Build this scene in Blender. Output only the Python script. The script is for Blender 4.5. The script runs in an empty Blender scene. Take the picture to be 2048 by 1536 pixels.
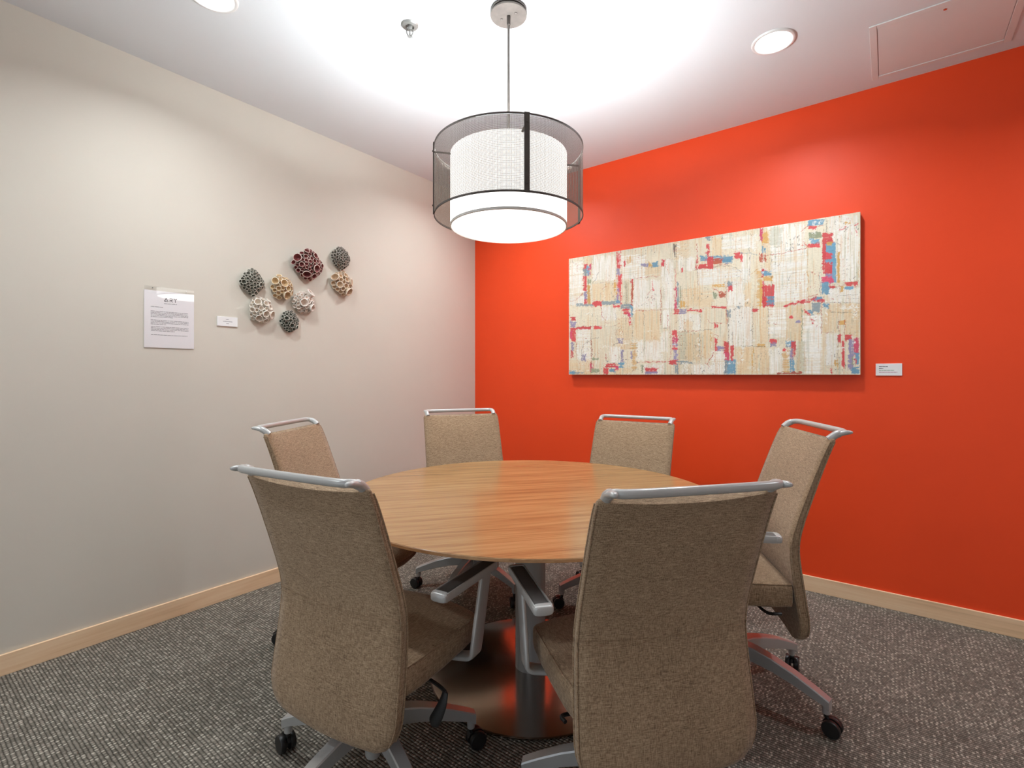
import bpy, bmesh, math, random
import numpy as np
from mathutils import Vector, Matrix

rng = random.Random(7)
PI = math.pi
scene = bpy.context.scene
COL = scene.collection

# ------------------------------------------------------------------ camera
FPX, V0, YAW = 996.456, 748.985, 0.648111585
CAM = (2.87064966, -3.25943203, 1.22)
FWD = (-math.sin(YAW), math.cos(YAW))
RGT = (math.cos(YAW), math.sin(YAW))
cam_data = bpy.data.cameras.new('camera')
cam_data.sensor_width = 36.0
cam_data.lens = 36.0 * FPX / 2048.0
cam_data.shift_y = (V0 - 768.0) / 2048.0
cam_data.clip_start = 0.02
cam = bpy.data.objects.new('camera', cam_data)
cam.location = CAM
cam.rotation_euler = (PI / 2, 0, YAW)
COL.objects.link(cam)
scene.camera = cam

# ------------------------------------------------------------------ world, exposure
WORLD_L = 0.68
world = bpy.data.worlds.new('world')
scene.world = world
world.use_nodes = True
world.node_tree.nodes['Background'].inputs[0].default_value = (0.92, 1.0, 1.10, 1)
world.node_tree.nodes['Background'].inputs[1].default_value = WORLD_L
vs = scene.view_settings
vs.view_transform = 'Standard'
vs.look = 'None'
vs.gamma = 1.0
vs.use_curve_mapping = False
vs.exposure = 0.62
# light strengths of the pendant and downlights, added ones included (used by their builders below)
L_DOWNLIGHT = 12.0
W_DOWNLIGHT, SPREAD = 7.0, math.radians(150)
L_BULB = 335.0
L_DRUM = 1.3

ROOM_X, ROOM_Y, ROOM_H = 5.15, -5.2, 2.739


def cam2world(lat, dep, z):
    return Vector((CAM[0] + RGT[0] * lat + FWD[0] * dep, CAM[1] + RGT[1] * lat + FWD[1] * dep, z))


def px_on_wall(px, py, wall, off=0.0):
    """photo pixel -> point on the left wall (x = off) or the orange wall (y = -off)"""
    a = (px - 1024.0) / FPX
    dx, dy, dz = FWD[0] + RGT[0] * a, FWD[1] + RGT[1] * a, (V0 - py) / FPX
    t = (off - CAM[0]) / dx if wall == 'L' else (-off - CAM[1]) / dy
    return Vector((CAM[0] + dx * t, CAM[1] + dy * t, CAM[2] + dz * t))


def px_on_level(px, py, z):
    d = FPX * (CAM[2] - z) / (py - V0)
    return cam2world((px - 1024.0) / FPX * d, d, z)


# ------------------------------------------------------------------ helpers: objects
def srgb(r, g, b):
    f = lambda c: (c / 255.0 / 12.92) if c / 255.0 <= 0.04045 else ((c / 255.0 + 0.055) / 1.055) ** 2.4
    return (f(r), f(g), f(b), 1.0)


def obj(name, bm, mat, parent=None, smooth=False, angle=None):
    me = bpy.data.meshes.new(name)
    bmesh.ops.recalc_face_normals(bm, faces=bm.faces[:])
    bm.to_mesh(me)
    bm.free()
    if smooth:
        for p in me.polygons:
            p.use_smooth = True
        if angle:
            me.set_sharp_from_angle(angle=angle)
    mats = mat if isinstance(mat, (list, tuple)) else [mat]
    for m in mats:
        me.materials.append(m)
    o = bpy.data.objects.new(name, me)
    COL.objects.link(o)
    if parent is not None:
        o.parent = parent
    return o


def inst(name, me, parent=None, matrix=None):
    o = bpy.data.objects.new(name, me)
    COL.objects.link(o)
    if parent is not None:
        o.parent = parent
    if matrix is not None:
        o.matrix_local = matrix
    return o


def thing(name, label, cat, loc=(0, 0, 0), rotz=0.0, group=None):
    o = bpy.data.objects.new(name, None)
    o.empty_display_size = 0.1
    COL.objects.link(o)
    o.location = loc
    o.rotation_euler = (0, 0, rotz)
    tag(o, label, cat, group)
    return o


def tag(o, label, cat, group=None):
    o['label'] = label
    o['category'] = cat
    if group:
        o['group'] = group
    return o


def struct(o, label=None):
    o['kind'] = 'structure'
    if label:
        o['label'] = label
    return o


# ------------------------------------------------------------------ helpers: shapes
def box(bm, lo, hi, bevel=0.0, seg=2):
    r = bmesh.ops.create_cube(bm, size=1.0)
    vsx = r['verts']
    for v in vsx:
        v.co = Vector([lo[i] + (v.co[i] + 0.5) * (hi[i] - lo[i]) for i in range(3)])
    if bevel > 0:
        es = set()
        for v in vsx:
            es.update(v.link_edges)
        bmesh.ops.bevel(bm, geom=list(es), offset=bevel, segments=seg, affect='EDGES', profile=0.5)
    return bm


def ring_faces(bm, rings, closed=True, cap0=True, cap1=True):
    vr = [[bm.verts.new(p) for p in r] for r in rings]
    n = len(vr[0])
    for a, b in zip(vr[:-1], vr[1:]):
        for i in range(n if closed else n - 1):
            j = (i + 1) % n
            bm.faces.new((a[i], a[j], b[j], b[i]))
    if cap0:
        bm.faces.new(list(reversed(vr[0])))
    if cap1:
        bm.faces.new(vr[-1])
    return vr


def lathe(bm, prof, seg=32, center=(0, 0, 0), cap0=True, cap1=True):
    rings = [[(center[0] + r * math.cos(2 * PI * i / seg), center[1] + r * math.sin(2 * PI * i / seg), center[2] + z)
              for i in range(seg)] for r, z in prof]
    return ring_faces(bm, rings, True, cap0, cap1)


def catmull(pts, n):
    out = []
    P = [Vector(p) for p in pts]
    P = [P[0] * 2 - P[1]] + P + [P[-1] * 2 - P[-2]]
    for i in range(1, len(P) - 2):
        for k in range(n):
            t = k / n
            a, b, c, d = P[i - 1], P[i], P[i + 1], P[i + 2]
            out.append(0.5 * ((2 * b) + (c - a) * t + (2 * a - 5 * b + 4 * c - d) * t * t + (3 * b - a - 3 * c + d) * t ** 3))
    out.append(P[-2])
    return out


def sweep(bm, pts, rad, seg=10, up=(0, 0, 1), sx=1.0, sz=1.0, power=2.0):
    """tube of elliptical (power 2) or boxy (power 4+) section along pts; rad is a number or one per point"""
    pts = [Vector(p) for p in pts]
    n = len(pts)
    rads = rad if isinstance(rad, (list, tuple)) else [rad] * n
    rings = []
    for i, p in enumerate(pts):
        d = (pts[min(i + 1, n - 1)] - pts[max(i - 1, 0)]).normalized()
        u = Vector(up)
        s = d.cross(u)
        if s.length < 1e-5:
            s = d.cross(Vector((1, 0, 0)))
        s.normalize()
        w = s.cross(d).normalized()
        ring = []
        for k in range(seg):
            a = 2 * PI * (k + 0.5) / seg
            c, si = math.cos(a), math.sin(a)
            e = 2.0 / power
            c = math.copysign(abs(c) ** e, c)
            si = math.copysign(abs(si) ** e, si)
            ring.append(p + s * (c * rads[i] * sx) + w * (si * rads[i] * sz))
        rings.append(ring)
    return ring_faces(bm, rings)


def lerp_table(tab, x):
    """piecewise smooth table lookup [(x, v...)]"""
    if x <= tab[0][0]:
        return tab[0][1:]
    for a, b in zip(tab[:-1], tab[1:]):
        if x <= b[0]:
            t = (x - a[0]) / (b[0] - a[0])
            return tuple(p + (q - p) * t for p, q in zip(a[1:], b[1:]))
    return tab[-1][1:]


# ------------------------------------------------------------------ helpers: materials
def new_mat(name):
    m = bpy.data.materials.new(name)
    m.use_nodes = True
    nt = m.node_tree
    return m, nt, nt.nodes['Principled BSDF']


def N(nt, kind, **kw):
    n = nt.nodes.new(kind)
    for k, v in kw.items():
        if k.startswith('i_'):
            n.inputs[k[2:].replace('_', ' ')].default_value = v
        else:
            setattr(n, k, v)
    return n


def M(nt, op, a, b=None, clamp=False):
    n = nt.nodes.new('ShaderNodeMath')
    n.operation = op
    n.use_clamp = clamp
    for i, x in enumerate((a, b)):
        if x is None:
            continue
        if isinstance(x, (int, float)):
            n.inputs[i].default_value = x
        else:
            nt.links.new(x, n.inputs[i])
    return n.outputs[0]


def ramp(nt, fac, stops, interp='LINEAR'):
    n = nt.nodes.new('ShaderNodeValToRGB')
    n.color_ramp.interpolation = interp
    els = n.color_ramp.elements
    while len(els) < len(stops):
        els.new(0.5)
    for e, (p, c) in zip(els, stops):
        e.position = p
        e.color = c
    nt.links.new(fac, n.inputs[0])
    return n.outputs[0]


def simple(name, color, rough=0.5, metal=0.0, spec=0.5, noise=0.0, nscale=8.0, bump=0.0, bscale=200.0, coat=0.0):
    m, nt, b = new_mat(name)
    b.inputs['Base Color'].default_value = color
    b.inputs['Roughness'].default_value = rough
    b.inputs['Metallic'].default_value = metal
    b.inputs['Specular IOR Level'].default_value = spec
    b.inputs['Coat Weight'].default_value = coat
    tc = N(nt, 'ShaderNodeTexCoord')
    if noise > 0:
        nz = N(nt, 'ShaderNodeTexNoise', i_Scale=nscale, i_Detail=4.0)
        nt.links.new(tc.outputs['Object'], nz.inputs['Vector'])
        lo = tuple(c * (1 - noise) for c in color[:3]) + (1,)
        hi = tuple(min(1, c * (1 + noise)) for c in color[:3]) + (1,)
        nt.links.new(ramp(nt, nz.outputs['Fac'], [(0.3, lo), (0.7, hi)]), b.inputs['Base Color'])
    if bump > 0:
        nz2 = N(nt, 'ShaderNodeTexNoise', i_Scale=bscale, i_Detail=2.0)
        nt.links.new(tc.outputs['Object'], nz2.inputs['Vector'])
        bp = N(nt, 'ShaderNodeBump', i_Strength=bump, i_Distance=0.002)
        nt.links.new(nz2.outputs['Fac'], bp.inputs['Height'])
        nt.links.new(bp.outputs['Normal'], b.inputs['Normal'])
    return m


def wood(name, dark, mid, light, axis, rough=0.35, stretch=14.0, scale=9.0, fine=120.0, spec=0.5):
    """straight grained wood; axis = index of the grain direction in object space"""
    m, nt, b = new_mat(name)
    tc = N(nt, 'ShaderNodeTexCoord')
    mp = N(nt, 'ShaderNodeMapping')
    sc = [scale] * 3
    sc[axis] = scale / stretch
    mp.inputs['Scale'].default_value = sc
    nt.links.new(tc.outputs['Object'], mp.inputs['Vector'])
    n1 = N(nt, 'ShaderNodeTexNoise', i_Scale=1.6, i_Detail=6.0, i_Roughness=0.6, i_Distortion=0.5)
    nt.links.new(mp.outputs[0], n1.inputs['Vector'])
    mp2 = N(nt, 'ShaderNodeMapping')
    sc2 = [fine] * 3
    sc2[axis] = fine / 40.0
    mp2.inputs['Scale'].default_value = sc2
    nt.links.new(tc.outputs['Object'], mp2.inputs['Vector'])
    n2 = N(nt, 'ShaderNodeTexNoise', i_Scale=1.0, i_Detail=3.0)
    nt.links.new(mp2.outputs[0], n2.inputs['Vector'])
    f = M(nt, 'ADD', M(nt, 'MULTIPLY', n1.outputs['Fac'], 0.62), M(nt, 'MULTIPLY', n2.outputs['Fac'], 0.38))
    nt.links.new(ramp(nt, f, [(0.37, dark), (0.5, mid), (0.63, light)]), b.inputs['Base Color'])
    b.inputs['Roughness'].default_value = rough
    b.inputs['Specular IOR Level'].default_value = spec
    return m


def fabric(name, dark, mid, light, scale=1.0, weave=((620, 620, 55), (60, 70, 720))):
    m, nt, b = new_mat(name)
    tc = N(nt, 'ShaderNodeTexCoord')
    facs = []
    for s in weave:
        mp = N(nt, 'ShaderNodeMapping')
        mp.inputs['Scale'].default_value = [k * scale for k in s]
        nt.links.new(tc.outputs['Object'], mp.inputs['Vector'])
        nz = N(nt, 'ShaderNodeTexNoise', i_Scale=1.0, i_Detail=2.0, i_Roughness=0.6)
        nt.links.new(mp.outputs[0], nz.inputs['Vector'])
        facs.append(nz.outputs['Fac'])
    big = N(nt, 'ShaderNodeTexNoise', i_Scale=5.0, i_Detail=3.0)
    nt.links.new(tc.outputs['Object'], big.inputs['Vector'])
    f = M(nt, 'ADD', M(nt, 'MULTIPLY', facs[0], 0.45), M(nt, 'MULTIPLY', facs[1], 0.45))
    f = M(nt, 'ADD', f, M(nt, 'MULTIPLY', big.outputs['Fac'], 0.10))
    nt.links.new(ramp(nt, f, [(0.37, dark), (0.5, mid), (0.63, light)]), b.inputs['Base Color'])
    bp = N(nt, 'ShaderNodeBump', i_Strength=0.25, i_Distance=0.0015)
    nt.links.new(f, bp.inputs['Height'])
    nt.links.new(bp.outputs['Normal'], b.inputs['Normal'])
    b.inputs['Roughness'].default_value = 0.9
    b.inputs['Specular IOR Level'].default_value = 0.15
    b.inputs['Sheen Weight'].default_value = 0.15
    return m


def emitter(name, color, strength, base=(0.9, 0.9, 0.88, 1)):
    m, nt, b = new_mat(name)
    b.inputs['Base Color'].default_value = base
    b.inputs['Roughness'].default_value = 0.6
    b.inputs['Emission Color'].default_value = color
    b.inputs['Emission Strength'].default_value = strength
    return m


def carpet(name):
    m, nt, b = new_mat(name)
    tc = N(nt, 'ShaderNodeTexCoord')
    sp = N(nt, 'ShaderNodeSeparateXYZ')
    nt.links.new(tc.outputs['Object'], sp.inputs[0])
    wob = N(nt, 'ShaderNodeTexNoise', i_Scale=55.0, i_Detail=2.0)
    nt.links.new(tc.outputs['Object'], wob.inputs['Vector'])
    w = M(nt, 'SUBTRACT', wob.outputs['Fac'], 0.5)
    v = M(nt, 'ADD', M(nt, 'MULTIPLY', sp.outputs['Y'], 1 / 0.0112), M(nt, 'MULTIPLY', w, 0.5))
    row = M(nt, 'FLOOR', v)
    fv = M(nt, 'SUBTRACT', v, row)
    shift = M(nt, 'MULTIPLY', M(nt, 'FRACT', M(nt, 'MULTIPLY', row, 0.5)), 1.0)
    u = M(nt, 'ADD', M(nt, 'ADD', M(nt, 'MULTIPLY', sp.outputs['X'], 1 / 0.0068), shift), M(nt, 'MULTIPLY', w, 0.7))
    colm = M(nt, 'FLOOR', u)
    fu = M(nt, 'SUBTRACT', u, colm)
    # loop profile: 1 in the middle of each loop, 0 in the grooves
    pv = M(nt, 'SUBTRACT', 1.0, M(nt, 'POWER', M(nt, 'ABSOLUTE', M(nt, 'MULTIPLY', M(nt, 'SUBTRACT', fv, 0.5), 2.0)), 2.0))
    pu = M(nt, 'SUBTRACT', 1.0, M(nt, 'POWER', M(nt, 'ABSOLUTE', M(nt, 'MULTIPLY', M(nt, 'SUBTRACT', fu, 0.5), 2.0)), 2.2))
    hgt = M(nt, 'MULTIPLY', pv, M(nt, 'ADD', 0.60, M(nt, 'MULTIPLY', pu, 0.40)))
    cv = N(nt, 'ShaderNodeCombineXYZ')
    nt.links.new(colm, cv.inputs[0])
    nt.links.new(row, cv.inputs[1])
    wn = N(nt, 'ShaderNodeTexWhiteNoise', noise_dimensions='2D')
    nt.links.new(cv.outputs[0], wn.inputs['Vector'])
    par = M(nt, 'FRACT', M(nt, 'MULTIPLY', M(nt, 'ADD', colm, row), 0.5))
    mixv = M(nt, 'ADD', M(nt, 'MULTIPLY', wn.outputs['Value'], 0.72), M(nt, 'MULTIPLY', par, 0.56))
    yarn = ramp(nt, mixv, [(0.0, srgb(128, 122, 111)), (0.38, srgb(146, 139, 127)), (0.66, srgb(166, 158, 145)), (0.83, srgb(200, 192, 177))], 'CONSTANT')
    grain = N(nt, 'ShaderNodeTexNoise', i_Scale=4.0, i_Detail=3.0)
    nt.links.new(tc.outputs['Object'], grain.inputs['Vector'])
    tone = M(nt, 'ADD', 0.82, M(nt, 'MULTIPLY', grain.outputs['Fac'], 0.36))
    k = M(nt, 'MULTIPLY', tone, M(nt, 'ADD', 0.28, M(nt, 'MULTIPLY', hgt, 0.72)))
    mx = N(nt, 'ShaderNodeVectorMath', operation='SCALE')
    nt.links.new(yarn, mx.inputs[0])
    nt.links.new(k, mx.inputs['Scale'])
    nt.links.new(mx.outputs[0], b.inputs['Base Color'])
    bp = N(nt, 'ShaderNodeBump', i_Strength=0.9, i_Distance=0.004)
    nt.links.new(hgt, bp.inputs['Height'])
    nt.links.new(bp.outputs['Normal'], b.inputs['Normal'])
    b.inputs['Roughness'].default_value = 0.95
    b.inputs['Specular IOR Level'].default_value = 0.1
    return m


MAT = {}
MAT['wall_beige'] = simple('beige wall paint', srgb(213, 206, 192), 0.62, spec=0.3, noise=0.012, nscale=3.0, bump=0.05, bscale=260)
MAT['wall_orange'] = simple('orange wall paint', srgb(238, 72, 23), 0.5, spec=0.4, noise=0.02, nscale=3.0, bump=0.06, bscale=260)
MAT['wall_white'] = simple('pale wall paint', srgb(216, 211, 202), 0.62, spec=0.3, noise=0.01, bump=0.05, bscale=260)
MAT['ceiling'] = simple('ceiling paint', srgb(224, 226, 227), 0.8, spec=0.2, noise=0.008, nscale=2.0, bump=0.04, bscale=240)
MAT['panel'] = simple('access panel paint', srgb(226, 225, 222), 0.6, spec=0.3, noise=0.01)
MAT['carpet'] = carpet('ribbed loop carpet')
MAT['maple'] = wood('maple baseboard', srgb(222, 184, 143), srgb(240, 203, 161), srgb(247, 215, 177), 0, 0.4, 9.0, 7.0, 90.0)
MAT['maple_y'] = wood('maple baseboard along y', srgb(222, 184, 143), srgb(240, 203, 161), srgb(247, 215, 177), 1, 0.4, 9.0, 7.0, 90.0)
MAT['table'] = wood('table veneer', srgb(140, 102, 62), srgb(164, 125, 80), srgb(180, 142, 95), 0, 0.2, 22.0, 26.0, 230.0)
MAT['table_edge'] = wood('table edge band', srgb(150, 110, 72), srgb(176, 134, 92), srgb(196, 156, 112), 2, 0.4, 0.25, 14.0, 4.0)
MAT['fabric'] = fabric('tan linen upholstery', srgb(114, 92, 71), srgb(159, 134, 106), srgb(194, 168, 138))
MAT['fabric_seat'] = fabric('tan linen seat upholstery', srgb(114, 92, 71), srgb(159, 134, 106), srgb(194, 168, 138), 1.0, ((620, 55, 620), (60, 720, 70)))
MAT['piping'] = fabric('upholstery piping', srgb(110, 88, 66), srgb(158, 132, 104), srgb(184, 160, 132))
MAT['silver'] = simple('silver painted metal', srgb(190, 190, 187), 0.28, metal=0.15, spec=0.6, noise=0.02)
MAT['polished'] = simple('satin aluminium', srgb(190, 191, 190), 0.3, metal=0.45, spec=0.6, noise=0.02)
MAT['steel'] = simple('satin steel disc', srgb(176, 170, 166), 0.16, metal=1.0, noise=0.03, nscale=14)
MAT['column'] = simple('grey pedestal paint', srgb(176, 176, 174), 0.35, metal=0.2)
MAT['black'] = simple('black plastic', srgb(28, 28, 28), 0.4, spec=0.5, noise=0.05)
MAT['pad'] = simple('dark armrest pad', srgb(92, 90, 88), 0.45, spec=0.4, noise=0.04)
MAT['bronze'] = simple('weathered bronze metal', srgb(80, 73, 68), 0.55, metal=0.3, spec=0.3, noise=0.12, nscale=40)
MAT['mesh'] = simple('bronze wire mesh', srgb(112, 102, 92), 0.6, metal=0.3, spec=0.3, noise=0.05)
MAT['chrome'] = simple('chrome', srgb(205, 205, 205), 0.15, metal=1.0, noise=0.02)
MAT['brushed'] = simple('brushed nickel', srgb(128, 126, 122), 0.35, metal=0.5, noise=0.05)
MAT['drum'] = emitter('glowing lamp shade', (1.0, 0.975, 0.94, 1), L_DRUM)
MAT['lens'] = emitter('glowing lamp lens', (1.0, 0.985, 0.96, 1), L_DRUM * 2.0)
MAT['bulb'] = emitter('lamp bulb', (0.91, 1.0, 1.07, 1), L_BULB)
MAT['downlight'] = emitter('downlight lens', (0.95, 1.0, 1.03, 1), L_DOWNLIGHT)
MAT['white_trim'] = simple('white lamp trim', srgb(226, 224, 220), 0.4, noise=0.01)
MAT['paper'] = simple('white paper', srgb(252, 249, 250), 0.7, noise=0.005)
MAT['card'] = simple('label card', srgb(240, 240, 238), 0.6, noise=0.005)
MAT['ink'] = simple('dark print', srgb(88, 84, 86), 0.6, noise=0.03)
MAT['ink_soft'] = simple('grey print', srgb(148, 144, 146), 0.6, noise=0.03)
MAT['ink_green'] = simple('green grey print', srgb(150, 168, 146), 0.6, noise=0.03)
MAT['ink_pink'] = simple('pink grey print', srgb(196, 140, 156), 0.6, noise=0.03)
MAT['canvas_side'] = simple('canvas edge', srgb(206, 190, 160), 0.7, noise=0.08, nscale=30)


def acrylic(name):
    m, nt, b = new_mat(name)
    out = nt.nodes['Material Output']
    tr = N(nt, 'ShaderNodeBsdfTransparent')
    tr.inputs[0].default_value = (0.99, 0.99, 0.988, 1)
    gl = N(nt, 'ShaderNodeBsdfGlossy')
    gl.inputs['Roughness'].default_value = 0.02
    ge = N(nt, 'ShaderNodeNewGeometry')
    dt = N(nt, 'ShaderNodeVectorMath', operation='DOT_PRODUCT')
    nt.links.new(ge.outputs['Normal'], dt.inputs[0])
    nt.links.new(ge.outputs['Incoming'], dt.inputs[1])
    mx = N(nt, 'ShaderNodeMixShader')
    sch = M(nt, 'POWER', M(nt, 'SUBTRACT', 1.0, M(nt, 'ABSOLUTE', dt.outputs['Value']), True), 5.0)
    nt.links.new(M(nt, 'ADD', 0.06, M(nt, 'MULTIPLY', sch, 0.88), True), mx.inputs[0])
    nt.links.new(tr.outputs[0], mx.inputs[1])
    nt.links.new(gl.outputs[0], mx.inputs[2])
    nt.links.new(mx.outputs[0], out.inputs['Surface'])
    return m


MAT['acrylic'] = acrylic('clear acrylic')

# ------------------------------------------------------------------ room shell
bm = bmesh.new(); box(bm, (-0.12, ROOM_Y - 0.12, -0.1), (ROOM_X + 0.12, 0.12, 0.0))
struct(obj('floor', bm, MAT['carpet']), 'dark grey ribbed loop carpet')
bm = bmesh.new(); box(bm, (-0.12, ROOM_Y - 0.12, ROOM_H), (ROOM_X + 0.12, 0.12, ROOM_H + 0.1))
struct(obj('ceiling', bm, MAT['ceiling']), 'smooth white painted ceiling')
bm = bmesh.new(); box(bm, (-0.12, ROOM_Y, 0), (0.0, 0.12, ROOM_H))
struct(obj('wall_left', bm, MAT['wall_beige']), 'plain beige painted wall')
bm = bmesh.new(); box(bm, (0.0, 0.0, 0), (ROOM_X + 0.12, 0.12, ROOM_H))
struct(obj('wall_back', bm, MAT['wall_orange']), 'bright orange painted accent wall')
bm = bmesh.new(); box(bm, (ROOM_X, ROOM_Y, 0), (ROOM_X + 0.12, 0.0, ROOM_H))
struct(obj('wall_right', bm, MAT['wall_white']), 'pale painted wall')
# unseen side behind the camera: glazed front made up to let in fill
GX0, GX1, GZ = 0.35, 4.80, 2.42
bm = bmesh.new()
box(bm, (-0.12, ROOM_Y - 0.12, GZ), (ROOM_X + 0.12, ROOM_Y, ROOM_H))
struct(obj('wall_front', bm, MAT['wall_white']), 'pale painted wall above the made-up glazed front')
for x0, x1 in ((-0.12, GX0), (GX1, ROOM_X + 0.12)):
    bm = bmesh.new()
    box(bm, (x0, ROOM_Y - 0.12, 0), (x1, ROOM_Y, GZ))
    struct(obj('wall_front', bm, MAT['wall_white']), 'pale painted pier beside the made-up glazed front')
for k in range(3):
    xa, xb = GX0 + (GX1 - GX0) * k / 3, GX0 + (GX1 - GX0) * (k + 1) / 3
    w_ = bpy.data.objects.new('window_%d' % (k + 1), None)
    COL.objects.link(w_)
    w_.location = ((xa + xb) / 2, ROOM_Y - 0.06, 0)
    struct(w_, 'tall made-up glazed bay letting in fill light')
    hw = (xb - xa) / 2
    for lo, hi in (((-hw, 0), (-hw + 0.04, GZ)), ((hw - 0.04, 0), (hw, GZ)), ((-hw + 0.04, 0), (hw - 0.04, 0.06)), ((-hw + 0.04, GZ - 0.05), (hw - 0.04, GZ))):
        bm = bmesh.new()
        box(bm, (lo[0], -0.03, lo[1]), (hi[0], 0.03, hi[1]), 0.002, 1)
        obj('window_frame', bm, MAT['silver'], w_)
    bm = bmesh.new()
    box(bm, (-hw + 0.038, -0.004, 0.058), (hw - 0.038, 0.004, GZ - 0.048))
    obj('pane', bm, MAT['acrylic'], w_)
bm = bmesh.new(); box(bm, (0.0, ROOM_Y, 0.0), (0.012, 0.0, 0.0855), 0.0015, 1)
struct(obj('baseboard_left', bm, MAT['maple_y']), 'light maple baseboard along the beige wall')
bm = bmesh.new(); box(bm, (0.012, -0.012, 0.0), (ROOM_X, 0.0, 0.0855), 0.0015, 1)
struct(obj('baseboard_back', bm, MAT['maple']), 'light maple baseboard along the orange wall')

# ------------------------------------------------------------------ round table
TX = cam2world(0.076, 2.065, 0)
table = thing('round_table', 'round wooden meeting table on a steel pedestal disc', 'table', (TX.x, TX.y, 0), YAW + 0.234)
TR, TZ = 0.757, 0.735
bm = bmesh.new()
lathe(bm, [(TR - 0.060, TZ - 0.026), (TR - 0.050, TZ - 0.0255), (TR - 0.003, TZ - 0.0115), (TR, TZ - 0.010), (TR, TZ - 0.002), (TR - 0.0012, TZ - 0.0006)], 160, cap1=False)
edge = obj('edge_band', bm, MAT['table_edge'], table, True, 0.6)
bm = bmesh.new()
lathe(bm, [(TR - 0.012, TZ - 0.010), (TR - 0.0015, TZ - 0.0012), (TR - 0.0025, TZ)], 160)
obj('tabletop', bm, MAT['table'], table, True, 0.5)
bm = bmesh.new()
lathe(bm, [(0.062, 0.012), (0.062, TZ - 0.045)], 48)
obj('column', bm, MAT['column'], table, True, 0.8)
bm = bmesh.new()
lathe(bm, [(0.16, TZ - 0.045), (0.17, TZ - 0.04), (0.17, TZ - 0.026), (0.10, TZ - 0.025)], 48)
for k in range(4):
    a = PI / 4 + k * PI / 2
    sweep(bm, [(math.cos(a) * 0.05, math.sin(a) * 0.05, TZ - 0.036), (math.cos(a) * 0.42, math.sin(a) * 0.42, TZ - 0.032)], 0.010, 8, sx=2.0, power=5)
obj('mounting_plate', bm, MAT['black'], table, True, 0.6)
bm = bmesh.new()
lathe(bm, [(0.405, 0.0), (0.410, 0.003), (0.410, 0.008), (0.406, 0.011), (0.30, 0.0135), (0.066, 0.0165)], 128)
obj('base_disc', bm, MAT['steel'], table, True, 0.6)

# ------------------------------------------------------------------ conference chairs
# profile of the backrest's rear face: z, y, half width
BACK = [(0.262, -0.176, 0.150), (0.268, -0.177, 0.178), (0.283, -0.1775, 0.204), (0.305, -0.178, 0.222), (0.335, -0.1765, 0.2345), (0.365, -0.174, 0.2385),
        (0.44, -0.163, 0.2365), (0.52, -0.1515, 0.2335), (0.575, -0.1455, 0.2315), (0.61, -0.1452, 0.2305), (0.645, -0.150, 0.2300),
        (0.70, -0.1645, 0.2298), (0.78, -0.190, 0.2295), (0.86, -0.2165, 0.2292), (0.93, -0.2415, 0.229), (0.955, -0.2525, 0.2285), (0.966, -0.2575, 0.227)]


THICK = [(0.26, 0.022), (0.30, 0.034), (0.45, 0.037), (0.60, 0.032), (0.75, 0.027), (0.9, 0.022), (0.966, 0.019)]


def back_section(z, y, w, thick, n=14):
    """closed ring in plan: rear face slightly convex, front face slightly concave"""
    ring = []
    e = thick * 0.5
    for i in range(n + 1):                       # front face, left to right
        s = -1 + 2 * i / n
        x = s * (w - 0.004)
        ring.append((x, y + thick - 0.006 * (1 - s * s), z))
    ring.append((w + 0.001, y + thick * 0.72, z))
    ring.append((w + 0.001, y + thick * 0.30, z))
    for i in range(n + 1):                       # rear face, right to left
        s = 1 - 2 * i / n
        x = s * (w - 0.005)
        ring.append((x, y - 0.010 * (1 - s * s), z))
    ring.append((-w - 0.001, y + thick * 0.30, z))
    ring.append((-w - 0.001, y + thick * 0.72, z))
    return ring


def make_back_mesh():
    bm = bmesh.new()
    rings = []
    zs = []
    for a, b in zip(BACK[:-1], BACK[1:]):
        m = max(1, int((b[0] - a[0]) / 0.03))
        zs += [a[0] + (b[0] - a[0]) * k / m for k in range(m)]
    zs.append(BACK[-1][0])
    for z in zs:
        y, w = lerp_table(BACK, z)
        t = lerp_table(THICK, z)[0]
        r = back_section(z, y, w, t)
        if z > 0.9:                              # the top edge dips a little in the middle
            k = (z - 0.9) / 0.066
            r = [(x, yy, zz - 0.011 * k * (1 - (x / w) ** 2)) for x, yy, zz in r]
        if z < 0.30:
            k = (0.30 - z) / 0.04
            r = [(x, yy + 0.006 * k * k, zz) for x, yy, zz in r]
        rings.append(r)
    # soft crown at the top
    z, y, w = BACK[-1]
    crown = []
    for (x, yy, zz) in rings[-1]:
        crown.append((x * 0.985, y + 0.009 + (yy - y - 0.009) * 0.55, zz + 0.005))
    rings.append(crown)
    ring_faces(bm, rings)
    me = bpy.data.meshes.new('backrest')
    bmesh.ops.recalc_face_normals(bm, faces=bm.faces[:])
    bm.to_mesh(me); bm.free()
    for p in me.polygons:
        p.use_smooth = True
    me.set_sharp_from_angle(angle=1.1)
    me.materials.append(MAT['fabric'])
    return me


def me_of(name, fn, mat, smooth=True, angle=0.7):
    bm = bmesh.new()
    fn(bm)
    bmesh.ops.recalc_face_normals(bm, faces=bm.faces[:])
    me = bpy.data.meshes.new(name)
    bm.to_mesh(me); bm.free()
    if smooth:
        for p in me.polygons:
            p.use_smooth = True
        me.set_sharp_from_angle(angle=angle)
    me.materials.append(mat)
    return me


def back_point(z, s, front=False, out=0.0):
    y, w = lerp_table(BACK, z)
    t = lerp_table(THICK, z)[0]
    if front:
        return Vector((s * w, y + t - 0.006 * (1 - s * s) + out, z))
    return Vector((s * w, y - 0.010 * (1 - s * s) - out, z))


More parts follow.
